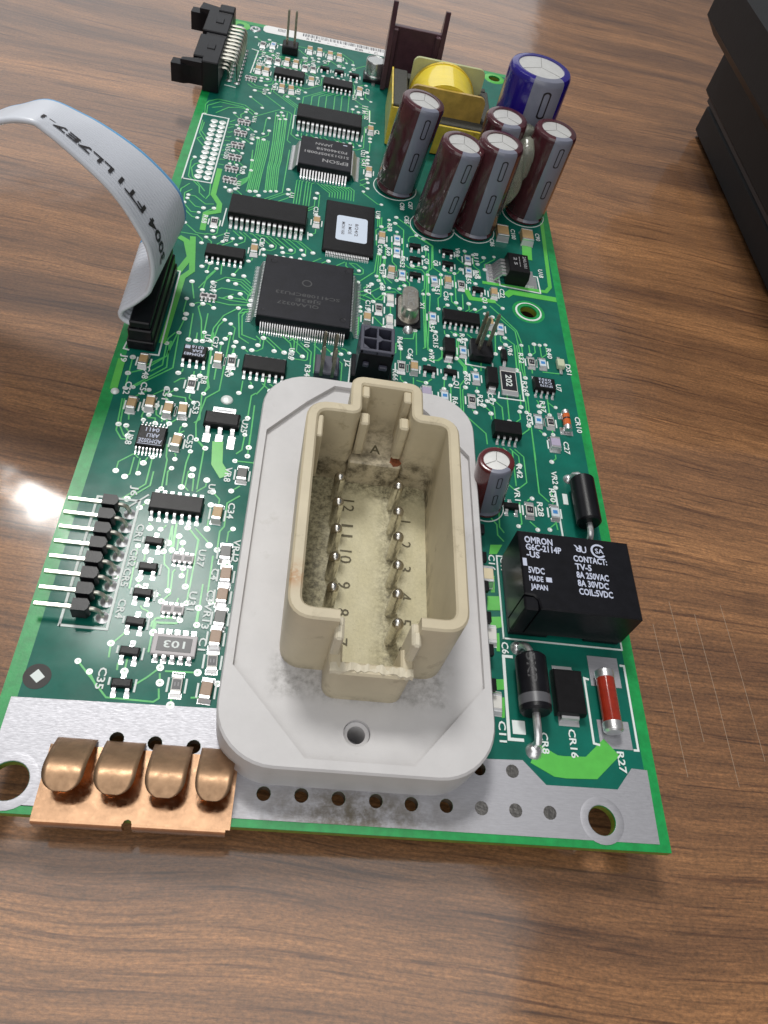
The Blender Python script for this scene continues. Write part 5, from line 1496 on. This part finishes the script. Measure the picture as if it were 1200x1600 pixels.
def blob(mb, c, r, sq=(1, 1, 1), seed=0):
    random.seed(seed)
    bm = bmesh.new()
    bmesh.ops.create_icosphere(bm, subdivisions=3, radius=1)
    ph = [random.uniform(0, 6.3) for _ in range(6)]
    vs = []
    for q in bm.verts:
        p = q.co
        k = 1 + .16 * math.sin(3 * p.x + ph[0]) + .14 * math.sin(4 * p.y + ph[1]) + .12 * math.sin(3.5 * p.z + ph[2])
        vs.append((c[0] + p.x * r * k * sq[0], c[1] + p.y * r * k * sq[1], c[2] + p.z * r * k * sq[2]))
    bm.verts.index_update()
    fs = [tuple(w.index for w in fa.verts) for fa in bm.faces]
    bm.free()
    return mb.add(vs, fs)


for i, (c, r, sq) in enumerate((((71.6, 150.5, 10), 3.2, (.9, .8, 2.4)), ((85.4, 159.0, 16), 3.0, (1.2, .9, 1.5)), ((73.2, 152.2, 17), 2.4, (.8, .9, 1.6)), ((84.0, 156.5, 12), 2.8, (1.0, .9, 2.2)), ((82.6, 155.5, 8), 2.6, (.9, .9, 2.2)), ((87.0, 166.5, 19), 2.0, (1.2, .9, 1.2)), ((73.0, 60.0, 8.0), 2.7, (.85, .8, .8)))):
    g = blob(MB(), c, r, sq, i).build('glue_blob', 'glue', board, smooth=80)

# ------------------------------------------------------------------ transformer, heat sink
b = MB().box(53.2, 185, .4, 57.2, 206, 11.5, .2)
b.box(57.0, 184.6, .4, 80.5, 188.6, 9.0, .2)
b.box(78.6, 188, .4, 81.6, 206, 10.0, .2)
b.box(57.0, 205.0, .4, 81.0, 208.0, 10.0, .2)
tr = b.build('transformer', 'ferrite', board, label='yellow wound transformer with amber end plates')
t = MB().box(52.7, 184.4, .4, 53.18, 206.2, 11.7, .1)
t.box(52.9, 184.2, .4, 57.4, 184.58, 11.0, .1)
t.box(57.4, 183.9, .4, 80.8, 184.55, 8.6, .1)
t.build('tape_wrap', 'tape', tr)
mb = MB()
pts = [(9.4 * math.cos(a), 9.4 * math.sin(a)) for a in [2 * PI * i / 48 for i in range(48)]]
mb.add([(68.0 + u, yy, 7.2 + w) for yy in (190.2, 203.4) for u, w in pts],
       [(i, (i + 1) % 48, 48 + (i + 1) % 48, 48 + i) for i in range(48)] + [tuple(range(48)), tuple(range(48, 96))])
mb.build('winding', 'drum', tr, smooth=30)
mb = MB()
pts2 = [(9.65 * math.cos(a), 9.65 * math.sin(a)) for a in [2 * PI * i / 48 for i in range(48)]]
mb.add([(68.0 + u, yy, 7.2 + w) for yy in (202.6, 203.5) for u, w in pts2],
       [(i, (i + 1) % 48, 48 + (i + 1) % 48, 48 + i) for i in range(48)] + [tuple(range(48)), tuple(range(48, 96))])
mb.build('winding_edge', 'tape', tr, smooth=30)


def upright(x0, x1, z0, z1, y0, y1, r):
    mb = MB().prism(rrect(x0, z0, x1, z1, r, 5), y0, y1)
    mb.v = [(x, z, y) for x, y, z in mb.v]
    return mb


upright(58.2, 79.2, 5.5, 16.6, 203.6, 204.5, 1.8).build('end_plate', 'plate', tr, label='pale greenish end plate, rear')
upright(57.6, 78.6, 5.5, 15.6, 189.0, 189.9, 1.8).build('end_plate', 'amber', tr, label='amber end plate, front')

hs = MB().box(51.6, 218.6, .4, 66.8, 220.2, 17.6, .15)
for x0, x1 in ((50.8, 52.2), (66.2, 67.6)):
    pr = [(216.0, .4), (224.6, .4), (224.6, 9.0), (222.2, 18.0), (220.2, 23.4), (218.9, 23.6), (218.2, 18.0), (216.6, 8.0)]
    n = len(pr)
    hs.add([(x0, y, z) for y, z in pr] + [(x1, y, z) for y, z in pr],
           [(i, (i + 1) % n, n + (i + 1) % n, n + i) for i in range(n)] + [tuple(range(n)), tuple(range(n, 2 * n))])
hs.box(52.0, 217.4, .4, 53.6, 219.0, 17.2, .3)
hs.box(64.6, 217.4, .4, 66.3, 219.0, 17.2, .3)
hs.build('heat_sink', 'heat', board, label='dark purple-brown heat sink with two upright fins')

# ------------------------------------------------------------------ relay
x0, y0 = 76.3, 33.2
b = MB()
top = [(x0, y0 + 2.6), (x0 + 1.6, y0 + 2.4), (x0 + 2.3, y0 + 1.7), (x0 + 2.6, y0), (x0 + 20, y0), (x0 + 20, y0 + 15), (x0, y0 + 15)]
n = len(top)
ins = [(x0 + .25, y0 + 2.8), (x0 + 1.75, y0 + 2.62), (x0 + 2.5, y0 + 1.85), (x0 + 2.82, y0 + .25), (x0 + 19.75, y0 + .25), (x0 + 19.75, y0 + 14.75), (x0 + .25, y0 + 14.75)]
b.add([(x, y, 1.4) for x, y in top] + [(x, y, 9.75) for x, y in top] + [(x, y, 10.0) for x, y in ins],
      [(i, (i + 1) % n, n + (i + 1) % n, n + i) for i in range(n)] + [(n + i, n + (i + 1) % n, 2 * n + (i + 1) % n, 2 * n + i) for i in range(n)] + [tuple(range(2 * n, 3 * n)), tuple(range(n))])
b.box(x0 + .1, y0 + .1, .3, x0 + 7, y0 + 14.9, 1.45, .1)
b.box(x0 + 13.5, y0 + .1, .3, x0 + 19.9, y0 + 14.9, 1.45, .1)
rl = b.build('relay', 'plastic', board, label='black box relay with white print on top')
MB().box(x0 + .02, y0 + .02, 1.5, x0 + 2.55, y0 + 2.55, 9.55, .3).build('corner_post', 'plastic', rl)
t = MB()
Z = 10.012
for s, dx, dy, cp, ln in (('OMRON', 1.0, 13.25, 1.25, 5.0), ('G6C-2114P', 1.1, 11.75, 1.2, 6.3), ('-US', 1.1, 10.3, 1.15, 2.3),
                          ('5VDC', 1.1, 7.2, 1.15, 2.8), ('MADE', 1.1, 5.6, .95, 2.4), ('JAPAN', 1.2, 4.05, .95, 2.9),
                          ('CONTACT:', 9.4, 10.5, 1.15, 6.0), ('TV-5', 9.5, 8.9, 1.15, 2.9), ('8A 250VAC', 9.5, 7.3, 1.15, 5.7),
                          ('8A 30VDC', 9.5, 5.7, 1.15, 5.4), ('COIL:5VDC', 9.5, 4.1, 1.15, 5.9)):
    if s == 'CONTACT:':
        t.box(x0 + 4.0, y0 + 5.15, 10.0, x0 + 5.0, y0 + 6.05, Z)
        t.box(x0 + .3, y0 + 7.9, 10.0, x0 + 1.0, y0 + 9.4, Z)
        t.build('marking', 'whiteprint', rl, smooth=0)
        t = MB()
    text(t, s, x0 + dx, y0 + dy, Z, cp, ln, align='L', rot=R(-1.0), grow=.03)
t.build('marking', 'whiteprint', rl, smooth=0)
t = MB()
text(t, 'R', x0 + 10.4, y0 + 12.55, Z, 1.3, 1.2, rot=PI)
text(t, 'U', x0 + 11.5, y0 + 12.45, Z, 1.3, 1.0)
t.build('logo', 'whiteprint', rl, smooth=0)
t = MB()
t.lathe([(1.05, Z), (1.4, Z)], 28, x0 + 14.2, y0 + 12.5, a0=R(40), a1=R(320), cap=False)
text(t, 'SA', x0 + 14.35, y0 + 12.5, Z, .95, 1.5)
t.build('logo', 'whiteprint', rl, smooth=0)

# ------------------------------------------------------------------ pin headers
b = MB()
ys = [49.0 - i * 2.815 for i in range(8)]
for y in ys:
    b.prism([(6.8, y - 1.0), (8.9, y - 1.0), (9.3, y - .5), (9.3, y + .5), (8.9, y + 1.0), (6.8, y + 1.0)], 1.1, 3.7)
b.box(6.9, ys[-1] - .9, 1.2, 8.6, ys[0] + .9, 2.6)
hd = b.build('pin_header', 'plastic', board, label='row of eight right-angle pins at the left edge')
for y in ys:
    t = MB()
    t.box(1.2, y - .32, 2.2, 6.9, y + .32, 2.84, .08)
    t.tube([(8.6, y, 2.5), (9.8, y, 2.5), (10.5, y - .05, 2.2), (10.9, y - .1, 1.5), (10.95, y - .1, .1)], .36, 8)
    t.build('pin', 'pin', hd)
mb = MB()
for y in ys:
    mb.lathe([(.35, .45), (.9, .08), (1.05, .05)], 14, 10.95, y - .1, cap=False)
mb.build('solder_joint', 'solder', hd, kind='stuff')


def header(x0, y0, x1, y1, z, pins, top, label, m_='plastic', lean=.0):
    b = MB()
    b.box(x0, y0, .1, x1, y1, z, .25)
    h = b.build('pin_header', m_, board, label=label)
    for px, py in pins:
        w = .34
        t = MB()
        t.add([(px - w, py - w, z - .5), (px + w, py - w, z - .5), (px + w, py + w, z - .5), (px - w, py + w, z - .5),
               (px - w + lean, py - w, top - .5), (px + w + lean, py - w, top - .5), (px + w + lean, py + w, top - .5), (px - w + lean, py + w, top - .5),
               (px - w * .4 + lean, py - w * .4, top), (px + w * .4 + lean, py - w * .4, top), (px + w * .4 + lean, py + w * .4, top), (px - w * .4 + lean, py + w * .4, top)],
              [(0, 1, 5, 4), (1, 2, 6, 5), (2, 3, 7, 6), (3, 0, 4, 7), (4, 5, 9, 8), (5, 6, 10, 9), (6, 7, 11, 10), (7, 4, 8, 11), (8, 9, 10, 11)])
        t.build('pin', 'pinold', h)
    return h


header(19.6, 226.6, 24.4, 231.2, 2.6, ((20.9, 229.2), (23.2, 229.2)), 12.0, 'two tall pins on a black base near the far edge')
header(39.4, 86.9, 44.4, 92.4, 2.5, ((40.8, 91.2), (43.1, 91.0), (40.8, 86.9), (43.1, 86.8)), 9.6, 'two rows of tall pins on a grey base behind the white connector', 'greyplastic')
header(73.2, 99.6, 78.3, 105.0, 2.5, ((74.5, 103.4), (77.1, 103.2), (74.9, 101.6)), 11.2, 'three tall pins on a black base')

# four-way power socket
b = MB()
X0, X1, Y0, Y1, ZT = 47.7, 54.6, 87.2, 94.8, 10.0
xm, ym = (X0 + X1) / 2, (Y0 + Y1) / 2
wl = .45
for xa in (X0, X1 - 2 * wl * .8, xm - wl / 2):
    b.box(xa, Y0, 3.0, xa + (wl * 1.6 if xa != xm - wl / 2 else wl), Y1, ZT, .12)
for ya in (Y0, Y1 - .72, ym - wl / 2):
    b.box(X0 + .1, ya, 3.0, X1 - .1, ya + (.72 if ya != ym - wl / 2 else wl), ZT - .003, .12)
for cx, cy, sx, sy in ((xm, ym, 1, 1), (X0 + .7, Y0 + .7, 1, 1), (X0 + .7, Y1 - .7, 1, -1), (xm, ym, 1, -1)):
    b.add([(cx, cy, 3), (cx + sx * 1.2, cy, 3), (cx, cy + sy * 1.2, 3), (cx, cy, ZT - .01), (cx + sx * 1.2, cy, ZT - .01), (cx, cy + sy * 1.2, ZT - .01)],
          [(0, 1, 2), (3, 4, 5), (0, 1, 4, 3), (1, 2, 5, 4), (2, 0, 3, 5)])
sk = b.build('power_socket', 'greyplastic', board, label='black four-way socket behind the beige connector')
b = MB()
b.box(X0 + .15, Y0 + .1, .2, X1 - .15, Y1 - .1, 3.2, .2)
b.box(X0 - .8, Y0 + .5, .2, X1 + .8, Y1 - .5, 2.4, .2)
b.box(X0 + .02, Y0 - .05, .2, X1 - .02, Y0 + .3, 9.2, .1)
b.build('socket_base', 'plastic', sk)
b = MB()
b.box(X0 + 1.0, Y0 - .9, 6.2, X0 + 2.2, Y0, 7.2, .2)
b.box(X1 - 2.6, Y0 - .9, 5.8, X1 - .9, Y0, 6.8, .2)
b.build('latch', 'greyplastic', sk)

# right-angle box header at the far left corner
b = MB()
b.box(-2.6, 198.0, .4, 4.6, 211.6, 7.9, .25)
b.box(-2.6, 214.2, .4, 4.6, 228.0, 7.9, .25)
b.box(-1.4, 211.4, .4, 4.6, 214.4, 7.4, .2)
b.box(.2, 194.5, .2, 4.7, 198.2, 8.3, .25)
b.box(.2, 227.8, .2, 4.7, 232.2, 8.3, .25)
b.box(.4, 203.0, 7.7, 2.6, 206.0, 8.15, .15)
b.box(.4, 220.0, 7.7, 2.6, 223.0, 8.15, .15)
bh = b.build('box_header', 'plastic', board, label='black box header with ejector latches at the far left corner')
for ya, yb, s in ((194.6, 198.0, -1), (228.2, 231.8, 1)):
    t = MB()
    yc = (ya + yb) / 2
    t.prism([(-8.2, ya + .1), (-5.0, ya), (-3.4, ya + .7), (.4, ya + .6), (.4, yb - .5), (-3.6, yb - .3), (-4.4, yb), (-8.0, yb)], 1.2, 6.2)
    t.prism([(-5.6, ya + .5), (.3, ya + .5), (.3, yb), (-5.2, yb + 1.4 * s)], 6.0, 7.4)
    t.build('latch', 'plastic', bh)
mb = MB()
for i in range(10):
    y = 203.0 + i * 2.35
    t = MB().tube([(4.4, y, 6.2), (7.4, y, 6.2), (8.4, y, 5.9), (8.9, y, 5.0), (8.9, y, .1)], .36, 6)
    t.build('pin', 'pin', bh)
    t = MB().tube([(4.4, y + .8, 3.2), (5.6, y + .8, 3.2), (6.2, y + .8, 2.8), (6.5, y + .8, 2.0), (6.5, y + .8, .1)], .36, 6)
    t.build('pin', 'pin', bh)
    mb.lathe([(.35, .4), (.9, .05)], 10, 8.9, y, cap=False)
    mb.lathe([(.35, .4), (.9, .05)], 10, 6.5, y + .8, cap=False)
mb.build('solder_joint', 'solder', bh, kind='stuff')

# ------------------------------------------------------------------ copper grounding clip
outl = [(8.6, -.55), (20.2, -.55)] + [(20.9 + .6 * math.cos(a), -.55 + .6 * math.sin(a)) for a in (PI, PI * .75, PI * .5, PI * .25, 0)] + [(21.6, -.55), (34.4, -.55), (34.4, 9.3), (8.6, 9.3)]
b = MB().prism(outl, .10, .32)
b.bar([(-.4, .21), (-.75, .1), (-.9, -.3), (-.85, -2.2), (-.5, -2.9)], 8.6, 20.2, .22)
b.bar([(-.4, .21), (-.75, .1), (-.9, -.3), (-.85, -2.2), (-.5, -2.9)], 21.5, 33.8, .22)
cp = b.build('copper_clip', 'copperbase', board, label='copper grounding clip with four curled spring fingers on the near left edge')
for i in range(4):
    xa = 9.4 + 6.55 * i
    xb = xa + (5.35 if i < 3 else 4.9)
    prof = [(10.3, .36), (10.0, .85), (9.2, 1.65), (8.2, 2.55), (7.2, 3.4), (6.3, 4.02), (5.5, 4.42), (4.8, 4.58), (4.2, 4.54), (3.7, 4.42), (3.3, 4.27), (2.95, 4.1), (2.7, 3.96), (2.45, 3.8), (2.3, 3.7), (2.2, 3.63)]
    # rounded tongue: width shrinks only at the free end
    wd = [(1 - min(1, max(0, (5.0 - u) / 2.84)) ** 2.6) ** .42 for u, z in prof]
    xc, hw = (xa + xb) / 2, (xb - xa) / 2
    v, f = [], []
    m2 = 9
    for (u, z), w in zip(prof, wd):
        for k in range(m2):
            s = -1 + 2 * k / (m2 - 1)
            v.append((xc + s * hw * w, u, z))
    for a in range(len(prof) - 1):
        for k in range(m2 - 1):
            f.append((a * m2 + k, a * m2 + k + 1, (a + 1) * m2 + k + 1, (a + 1) * m2 + k))
    fo = MB().add(v, f).build('finger', 'copper', cp, smooth=60)
    sm_ = fo.modifiers.new('sheet', 'SOLIDIFY')
    sm_.thickness = .14

# ------------------------------------------------------------------ the white and beige connector
FX0, FX1, FY0, FY1, FZ = 30.5, 70.5, 5.85, 80.0, 8.0
out = rrect(FX0, FY0, FX1, FY1, 8.6, 10)
octo = [(43.2, 7.4), (58.4, 7.4), (69.2, 19.8), (69.2, 65.0), (61.5, 74.6), (57.6, 78.2), (43.4, 78.2), (38.5, 73.2), (31.9, 65.0), (31.9, 20.0)]
scr = [circ(50.3, 11.75, 1.95, 24), circ(50.3, 74.5, 1.95, 24)]
b = MB()
n = len(out)
cxm, cym = (FX0 + FX1) / 2, (FY0 + FY1) / 2
edge = [(x + (cxm - x) * .012, y + (cym - y) * .008) for x, y in out]
b.add([(x, y, .05) for x, y in out] + [(x, y, FZ - .35) for x, y in out] + [(x, y, FZ) for x, y in edge],
      [(i, (i + 1) % n, n + (i + 1) % n, n + i) for i in range(n)] + [(n + i, n + (i + 1) % n, 2 * n + (i + 1) % n, 2 * n + i) for i in range(n)])
v, f = filled(edge, [octo], FZ)
b.add(v, f)
k = len(octo)
b.add([(x, y, FZ) for x, y in octo] + [(x, y, FZ - .95) for x, y in octo], [(i, (i + 1) % k, k + (i + 1) % k, k + i) for i in range(k)])
well = [(39.6, 21.9), (45.6, 21.9), (45.6, 17.9), (55.9, 17.9), (55.9, 21.9), (61.6, 21.9), (61.6, 58.2), (39.6, 58.2)]
v, f = filled(octo, scr + [well], FZ - .95)
b.add(v, f)
for s in scr:
    ns = len(s)
    b.add([(x, y, FZ - .95) for x, y in s] + [(x, y, .06) for x, y in s], [(i, (i + 1) % ns, ns + (i + 1) % ns, ns + i) for i in range(ns)])
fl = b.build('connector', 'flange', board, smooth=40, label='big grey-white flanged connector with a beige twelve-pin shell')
bpy.context.view_layer.update()
for x, y in ((50.3, 11.75), (50.3, 74.5)):
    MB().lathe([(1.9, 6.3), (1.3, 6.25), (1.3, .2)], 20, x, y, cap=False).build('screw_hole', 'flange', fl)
for y in (23, 29, 35, 41, 47, 53):
    MB().box(70.4, y - 1.0, 1.6, 73.0, y + 1.0, 2.6, .1).build('tail_lead', 'plastic', fl)

ZB, ZR = 5.5, 23.0
pth = [(45.3, 21.65), (39.15, 21.65), (39.15, 58.7), (46.0, 58.7), (46.0, 65.4), (56.1, 65.4), (56.1, 58.7), (62.0, 58.7), (62.0, 21.65), (56.2, 21.65)]
pf = []
for i, p in enumerate(pth):
    if i in (0, len(pth) - 1):
        pf.append(p)
        continue
    rr = {1: 3.4, 2: 3.0, 3: .8, 4: 1.4, 5: 1.4, 6: .8, 7: 3.4, 8: 3.4}[i]
    pf += fillet([pth[i - 1], p, pth[i + 1]], rr, 6)[1:-1]
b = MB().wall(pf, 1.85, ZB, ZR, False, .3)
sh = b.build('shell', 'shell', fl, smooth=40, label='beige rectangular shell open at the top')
# keying ribs inside
b = MB()
b.box(40.0, 52.5, 12, 41.0, 57.0, 22.4, .2)
b.box(47.0, 58.0, 12.5, 48.6, 60.6, 20.5, .3)
b.box(53.6, 58.0, 12.5, 55.2, 60.6, 20.5, .3)
b.box(46.95, 62.0, 12.5, 48.2, 64.5, 22.6, .2)
b.box(53.9, 62.0, 12.5, 55.2, 64.5, 22.6, .2)
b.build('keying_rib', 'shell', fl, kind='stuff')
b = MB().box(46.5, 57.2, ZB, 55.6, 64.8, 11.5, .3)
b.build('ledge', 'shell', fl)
t = MB()
text(t, 'A', 51.0, 60.6, 11.52, 1.9, 1.9, rot=-.05)
t.build('mould_mark', 'ink', fl, smooth=0)
# near latch channel, lower and broken at its rim
lp = fillet([(45.75, 20.9), (45.75, 17.5), (55.75, 17.5), (55.75, 20.9)], 1.1, 5)
b = MB().wall(lp, 1.85, ZB, 15.9, False, .3)
b.build('latch_channel', 'shell', fl, smooth=40)
random.seed(9)
b = MB()
N_ = 24
tp = []
for i in range(N_ + 1):
    s = i / N_
    tp.append((44.9 + 11.7 * s, 16.2 + .45 * random.random() + (.35 if abs(s - .5) < .33 else 0), 15.95 + random.uniform(.0, .32), 18.2 + random.uniform(-.2, .35)))
v, f = [], []
for x, ya, z, yb in tp:
    x = min(max(x, 45.0), 56.5)
    v += [(x, ya + .1, 15.5), (x, ya + .3, z), (x, yb - .1, z - random.uniform(0, .2)), (x, yb, 15.5)]
for i in range(N_):
    for q in range(3):
        f.append((i * 4 + q, i * 4 + 4 + q, i * 4 + 5 + q, i * 4 + 1 + q))
b.add(v, f)
b.build('broken_rim', 'chipped', fl, smooth=0)
for x0, x1 in ((44.9, 46.2), (55.3, 56.6)):
    b = MB()
    b.box(x0, 19.2, ZB, x1, 22.6, 20.9, .25)
    b.box(x0 + .1, 18.9, 20.6, x1 - .1, 21.2, 21.4, .3)
    b.build('latch_post', 'chipped', fl)
# floor, grime, pins
FLZ = 5.7
b = MB()
nx, ny = 44, 72
v, f = [], []
random.seed(2)
for j in range(ny + 1):
    for i in range(nx + 1):
        x, y = 39.9 + 21.3 * i / nx, 18.3 + 39.6 * j / ny
        v.append((x, y, FLZ + .05 * math.sin(x * 1.3) * math.sin(y * .7)))
for j in range(ny):
    for i in range(nx):
        xm_, ym_ = 39.9 + 21.3 * (i + .5) / nx, 18.3 + 39.6 * (j + .5) / ny
        if ym_ < 22.0 and not 45.8 < xm_ < 55.7:
            continue
        f.append((j * (nx + 1) + i, j * (nx + 1) + i + 1, (j + 1) * (nx + 1) + i + 1, (j + 1) * (nx + 1) + i))
b.add(v, f)
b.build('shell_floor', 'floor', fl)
PINS = [(45.15, y) for y in (53.2, 48.0, 42.7, 37.4, 32.0, 26.9)] + [(55.1, y) for y in (52.8, 47.5, 42.5, 37.15, 32.0, 27.0)]
pin = MB().lathe([(.95, FLZ - .2), (.95, 11.7), (.88, 12.15), (.66, 12.5), (.34, 12.7), (.01, 12.76)], 18).build('contact_pin', 'contact', fl)
for i, (x, y) in enumerate(PINS):
    if i == 0:
        pin.location = (x, y, 0)
    else:
        q = pin.copy()
        S.collection.objects.link(q)
        q.location = (x, y, 0)
for i, y in enumerate((52.0, 46.8, 41.6, 36.2, 31.3, 26.2)):
    t = MB()
    text(t, str(12 - i), 47.5, y, FLZ + .10, 2.0, 2.5 if i < 3 else None, rot=DOWN, grow=.0)
    t.build('pin_number', 'ink', fl, smooth=0)
for i, y in enumerate((50.1, 45.3, 40.5, 35.3, 30.6, 25.8)):
    t = MB()
    text(t, str(i + 1), 57.5, y, FLZ + .10, 2.0, None, rot=DOWN, grow=.0)
    t.build('pin_number', 'ink', fl, smooth=0)
b = MB()
random.seed(8)
pts = [(54.6 + (.9 + random.uniform(0, .5)) * math.cos(a), 58.6 + (.9 + random.uniform(0, .6)) * math.sin(a)) for a in [2 * PI * k / 16 for k in range(16)]]
b.prism(pts, 11.5, 11.58)
b.build('rust_spot', 'rust', fl)

# ------------------------------------------------------------------ ribbon cable
rib = bpy.data.objects.new('ribbon_cable', None)
S.collection.objects.link(rib)
rib.location = (4.8, 101, 0)
rib['label'] = 'grey flat ribbon cable curling up off the left edge of the board'
rib['category'] = 'ribbon cable'
near = [(4.6, 5.3), (3.2, 5.6), (1.9, 6.2), (1.3, 7.3), (1.8, 8.7), (3.7, 10.4), (5.6, 12.4), (7.1, 14.5), (8.0, 18.7), (7.7, 23.0), (6.5, 26.5), (4.1, 31.3), (1.3, 35.1), (-3.4, 39.6), (-6.7, 42.3), (-8.6, 43.2), (-12.9, 42.4), (-20, 38.5), (-34, 27)]
far = [(4.6, 5.3), (3.0, 5.4), (1.4, 5.7), (.6, 6.6), (1.6, 7.9), (4.2, 9.0), (6.8, 10.2), (8.6, 12.2), (9.5, 15.3), (8.9, 19.0), (7.6, 21.3), (4.6, 24.4), (.9, 27.4), (-4.2, 30.3), (-8.0, 31.8), (-13.6, 33.3), (-18.4, 31.6), (-23.3, 29.3), (-36, 21)]


def spline(P, t):
    n = len(P) - 1
    i = min(int(t), n - 1)
    u = t - i
    a, b_, c, d = P[max(i - 1, 0)], P[i], P[i + 1], P[min(i + 2, n)]
    return tuple(.5 * (2 * b_[k] + (c[k] - a[k]) * u + (2 * a[k] - 5 * b_[k] + 4 * c[k] - d[k]) * u * u + (3 * b_[k] - a[k] - 3 * c[k] + d[k]) * u ** 3) for k in (0, 1))


def rpt(t, s):
    """Point on the ribbon: t along (0..18), s across (0 near edge .. 1 far edge)."""
    a, b_ = spline(near, t), spline(far, t)
    return Vector((a[0] + (b_[0] - a[0]) * s, 89.2 + 24.6 * s, a[1] + (b_[1] - a[1]) * s))


def rnorm(t, s):
    e = .02
    d = rpt(min(t + e, 18), s) - rpt(max(t - e, 0), s)
    c = rpt(t, min(s + e, 1)) - rpt(t, max(s - e, 0))
    return d.cross(c).normalized()


NC, NS, NT = 20, 6, 110


def ribpart(c0, c1, name, m_):
    v, f = [], []
    ns = (c1 - c0) * NS
    for side in (1, -1):
        for i in range(NT + 1):
            t = 18 * i / NT
            for k in range(ns + 1):
                s = (c0 + k / NS) / NC
                bumpv = .18 + .36 * abs(math.sin(PI * k / NS))
                q = rpt(t, s) + rnorm(t, s) * bumpv * side - Vector(rib.location)
                v.append(tuple(q))
    w = ns + 1
    h = (NT + 1) * w
    for o in (0, h):
        for i in range(NT):
            for k in range(ns):
                f.append((o + i * w + k, o + i * w + k + 1, o + (i + 1) * w + k + 1, o + (i + 1) * w + k))
    for i in range(NT):
        for k in (0, ns):
            f.append((i * w + k, (i + 1) * w + k, h + (i + 1) * w + k, h + i * w + k))
    return MB().add(v, f).build(name, m_, rib, smooth=75)


ribpart(0, 19, 'flat_cable', 'ribbon')
ribpart(19, 20, 'marker_wire', 'ribbonblue')['label'] = 'blue marker wire along the far edge of the cable'
# printed lettering that follows the ribbon outwards; letter tops point at the near edge
lens = [0.0]
for i in range(1, 361):
    lens.append(lens[-1] + (rpt(18 * i / 360, .5) - rpt(18 * (i - 1) / 360, .5)).length)


def t_at(d):
    for i in range(1, 361):
        if lens[i] >= d:
            return 18 * (i - 1 + (d - lens[i - 1]) / max(1e-6, lens[i] - lens[i - 1])) / 360
    return 18


side = 1 if rnorm(14.0, .5).z > 0 else -1
t = MB()
for s, d0, ln in (('3004', 17.3, 8.1), ('FT1', 26.9, 6.2), ('LL7E7-1', 34.6, 12.8)):
    v, f, a, b_ = glyphs(s, 2, .02)
    vv = []
    for x, y in v:
        d = d0 + (x - a) / (b_ - a) * ln
        sc = .215 - (y / .69 - .5) * (2.9 / 26)
        tt = t_at(d)
        q = rpt(tt, sc) + rnorm(tt, sc) * side * .57 - Vector(rib.location)
        vv.append(tuple(q))
    MB().add(vv, f).build('cable_print', 'blackink', rib, smooth=0)
b = MB()
b.box(2.5 - 4.8, 88.6 - 101, 2.2, 7.2 - 4.8, 114.0 - 101, 5.0, .25)
b.box(2.9 - 4.8, 88.9 - 101, 5.2, 6.9 - 4.8, 113.7 - 101, 6.8, .25)
b.build('cable_plug', 'plastic', rib)
MB().box(2.2, 88.3, .1, 7.5, 114.3, 2.4, .2).build('cable_socket', 'plastic', board)

# ------------------------------------------------------------------ black box at the far right, on the table
bx = bpy.data.objects.new('black_box', None)
S.collection.objects.link(bx)
bx.location = (190, 200, -8)
bx['label'] = 'matt black box with an overhanging lid at the far right of the table'
bx['category'] = 'box'
o = Vector((190, 200, -8))


def bbox(x0, y0, z0, x1, y1, z1, ch):
    return (x0 - o.x, y0 - o.y, z0 - o.z, x1 - o.x, y1 - o.y, z1 - o.z, ch)


MB().box(*bbox(167, 153, -7.8, 300, 249, 4, 2.0)).build('box_base', 'boxblack', bx)
MB().box(*bbox(165.2, 150, 4.6, 300, 252, 22, 1.5)).build('box_body', 'boxblack', bx)
MB().box(*bbox(151.5, 140, 24, 300, 251, 46, 5.0)).build('box_lid', 'boxblack', bx)
MB().box(*bbox(166.5, 152, 3.5, 299, 248, 5, 0)).build('seam', 'blackink', bx)
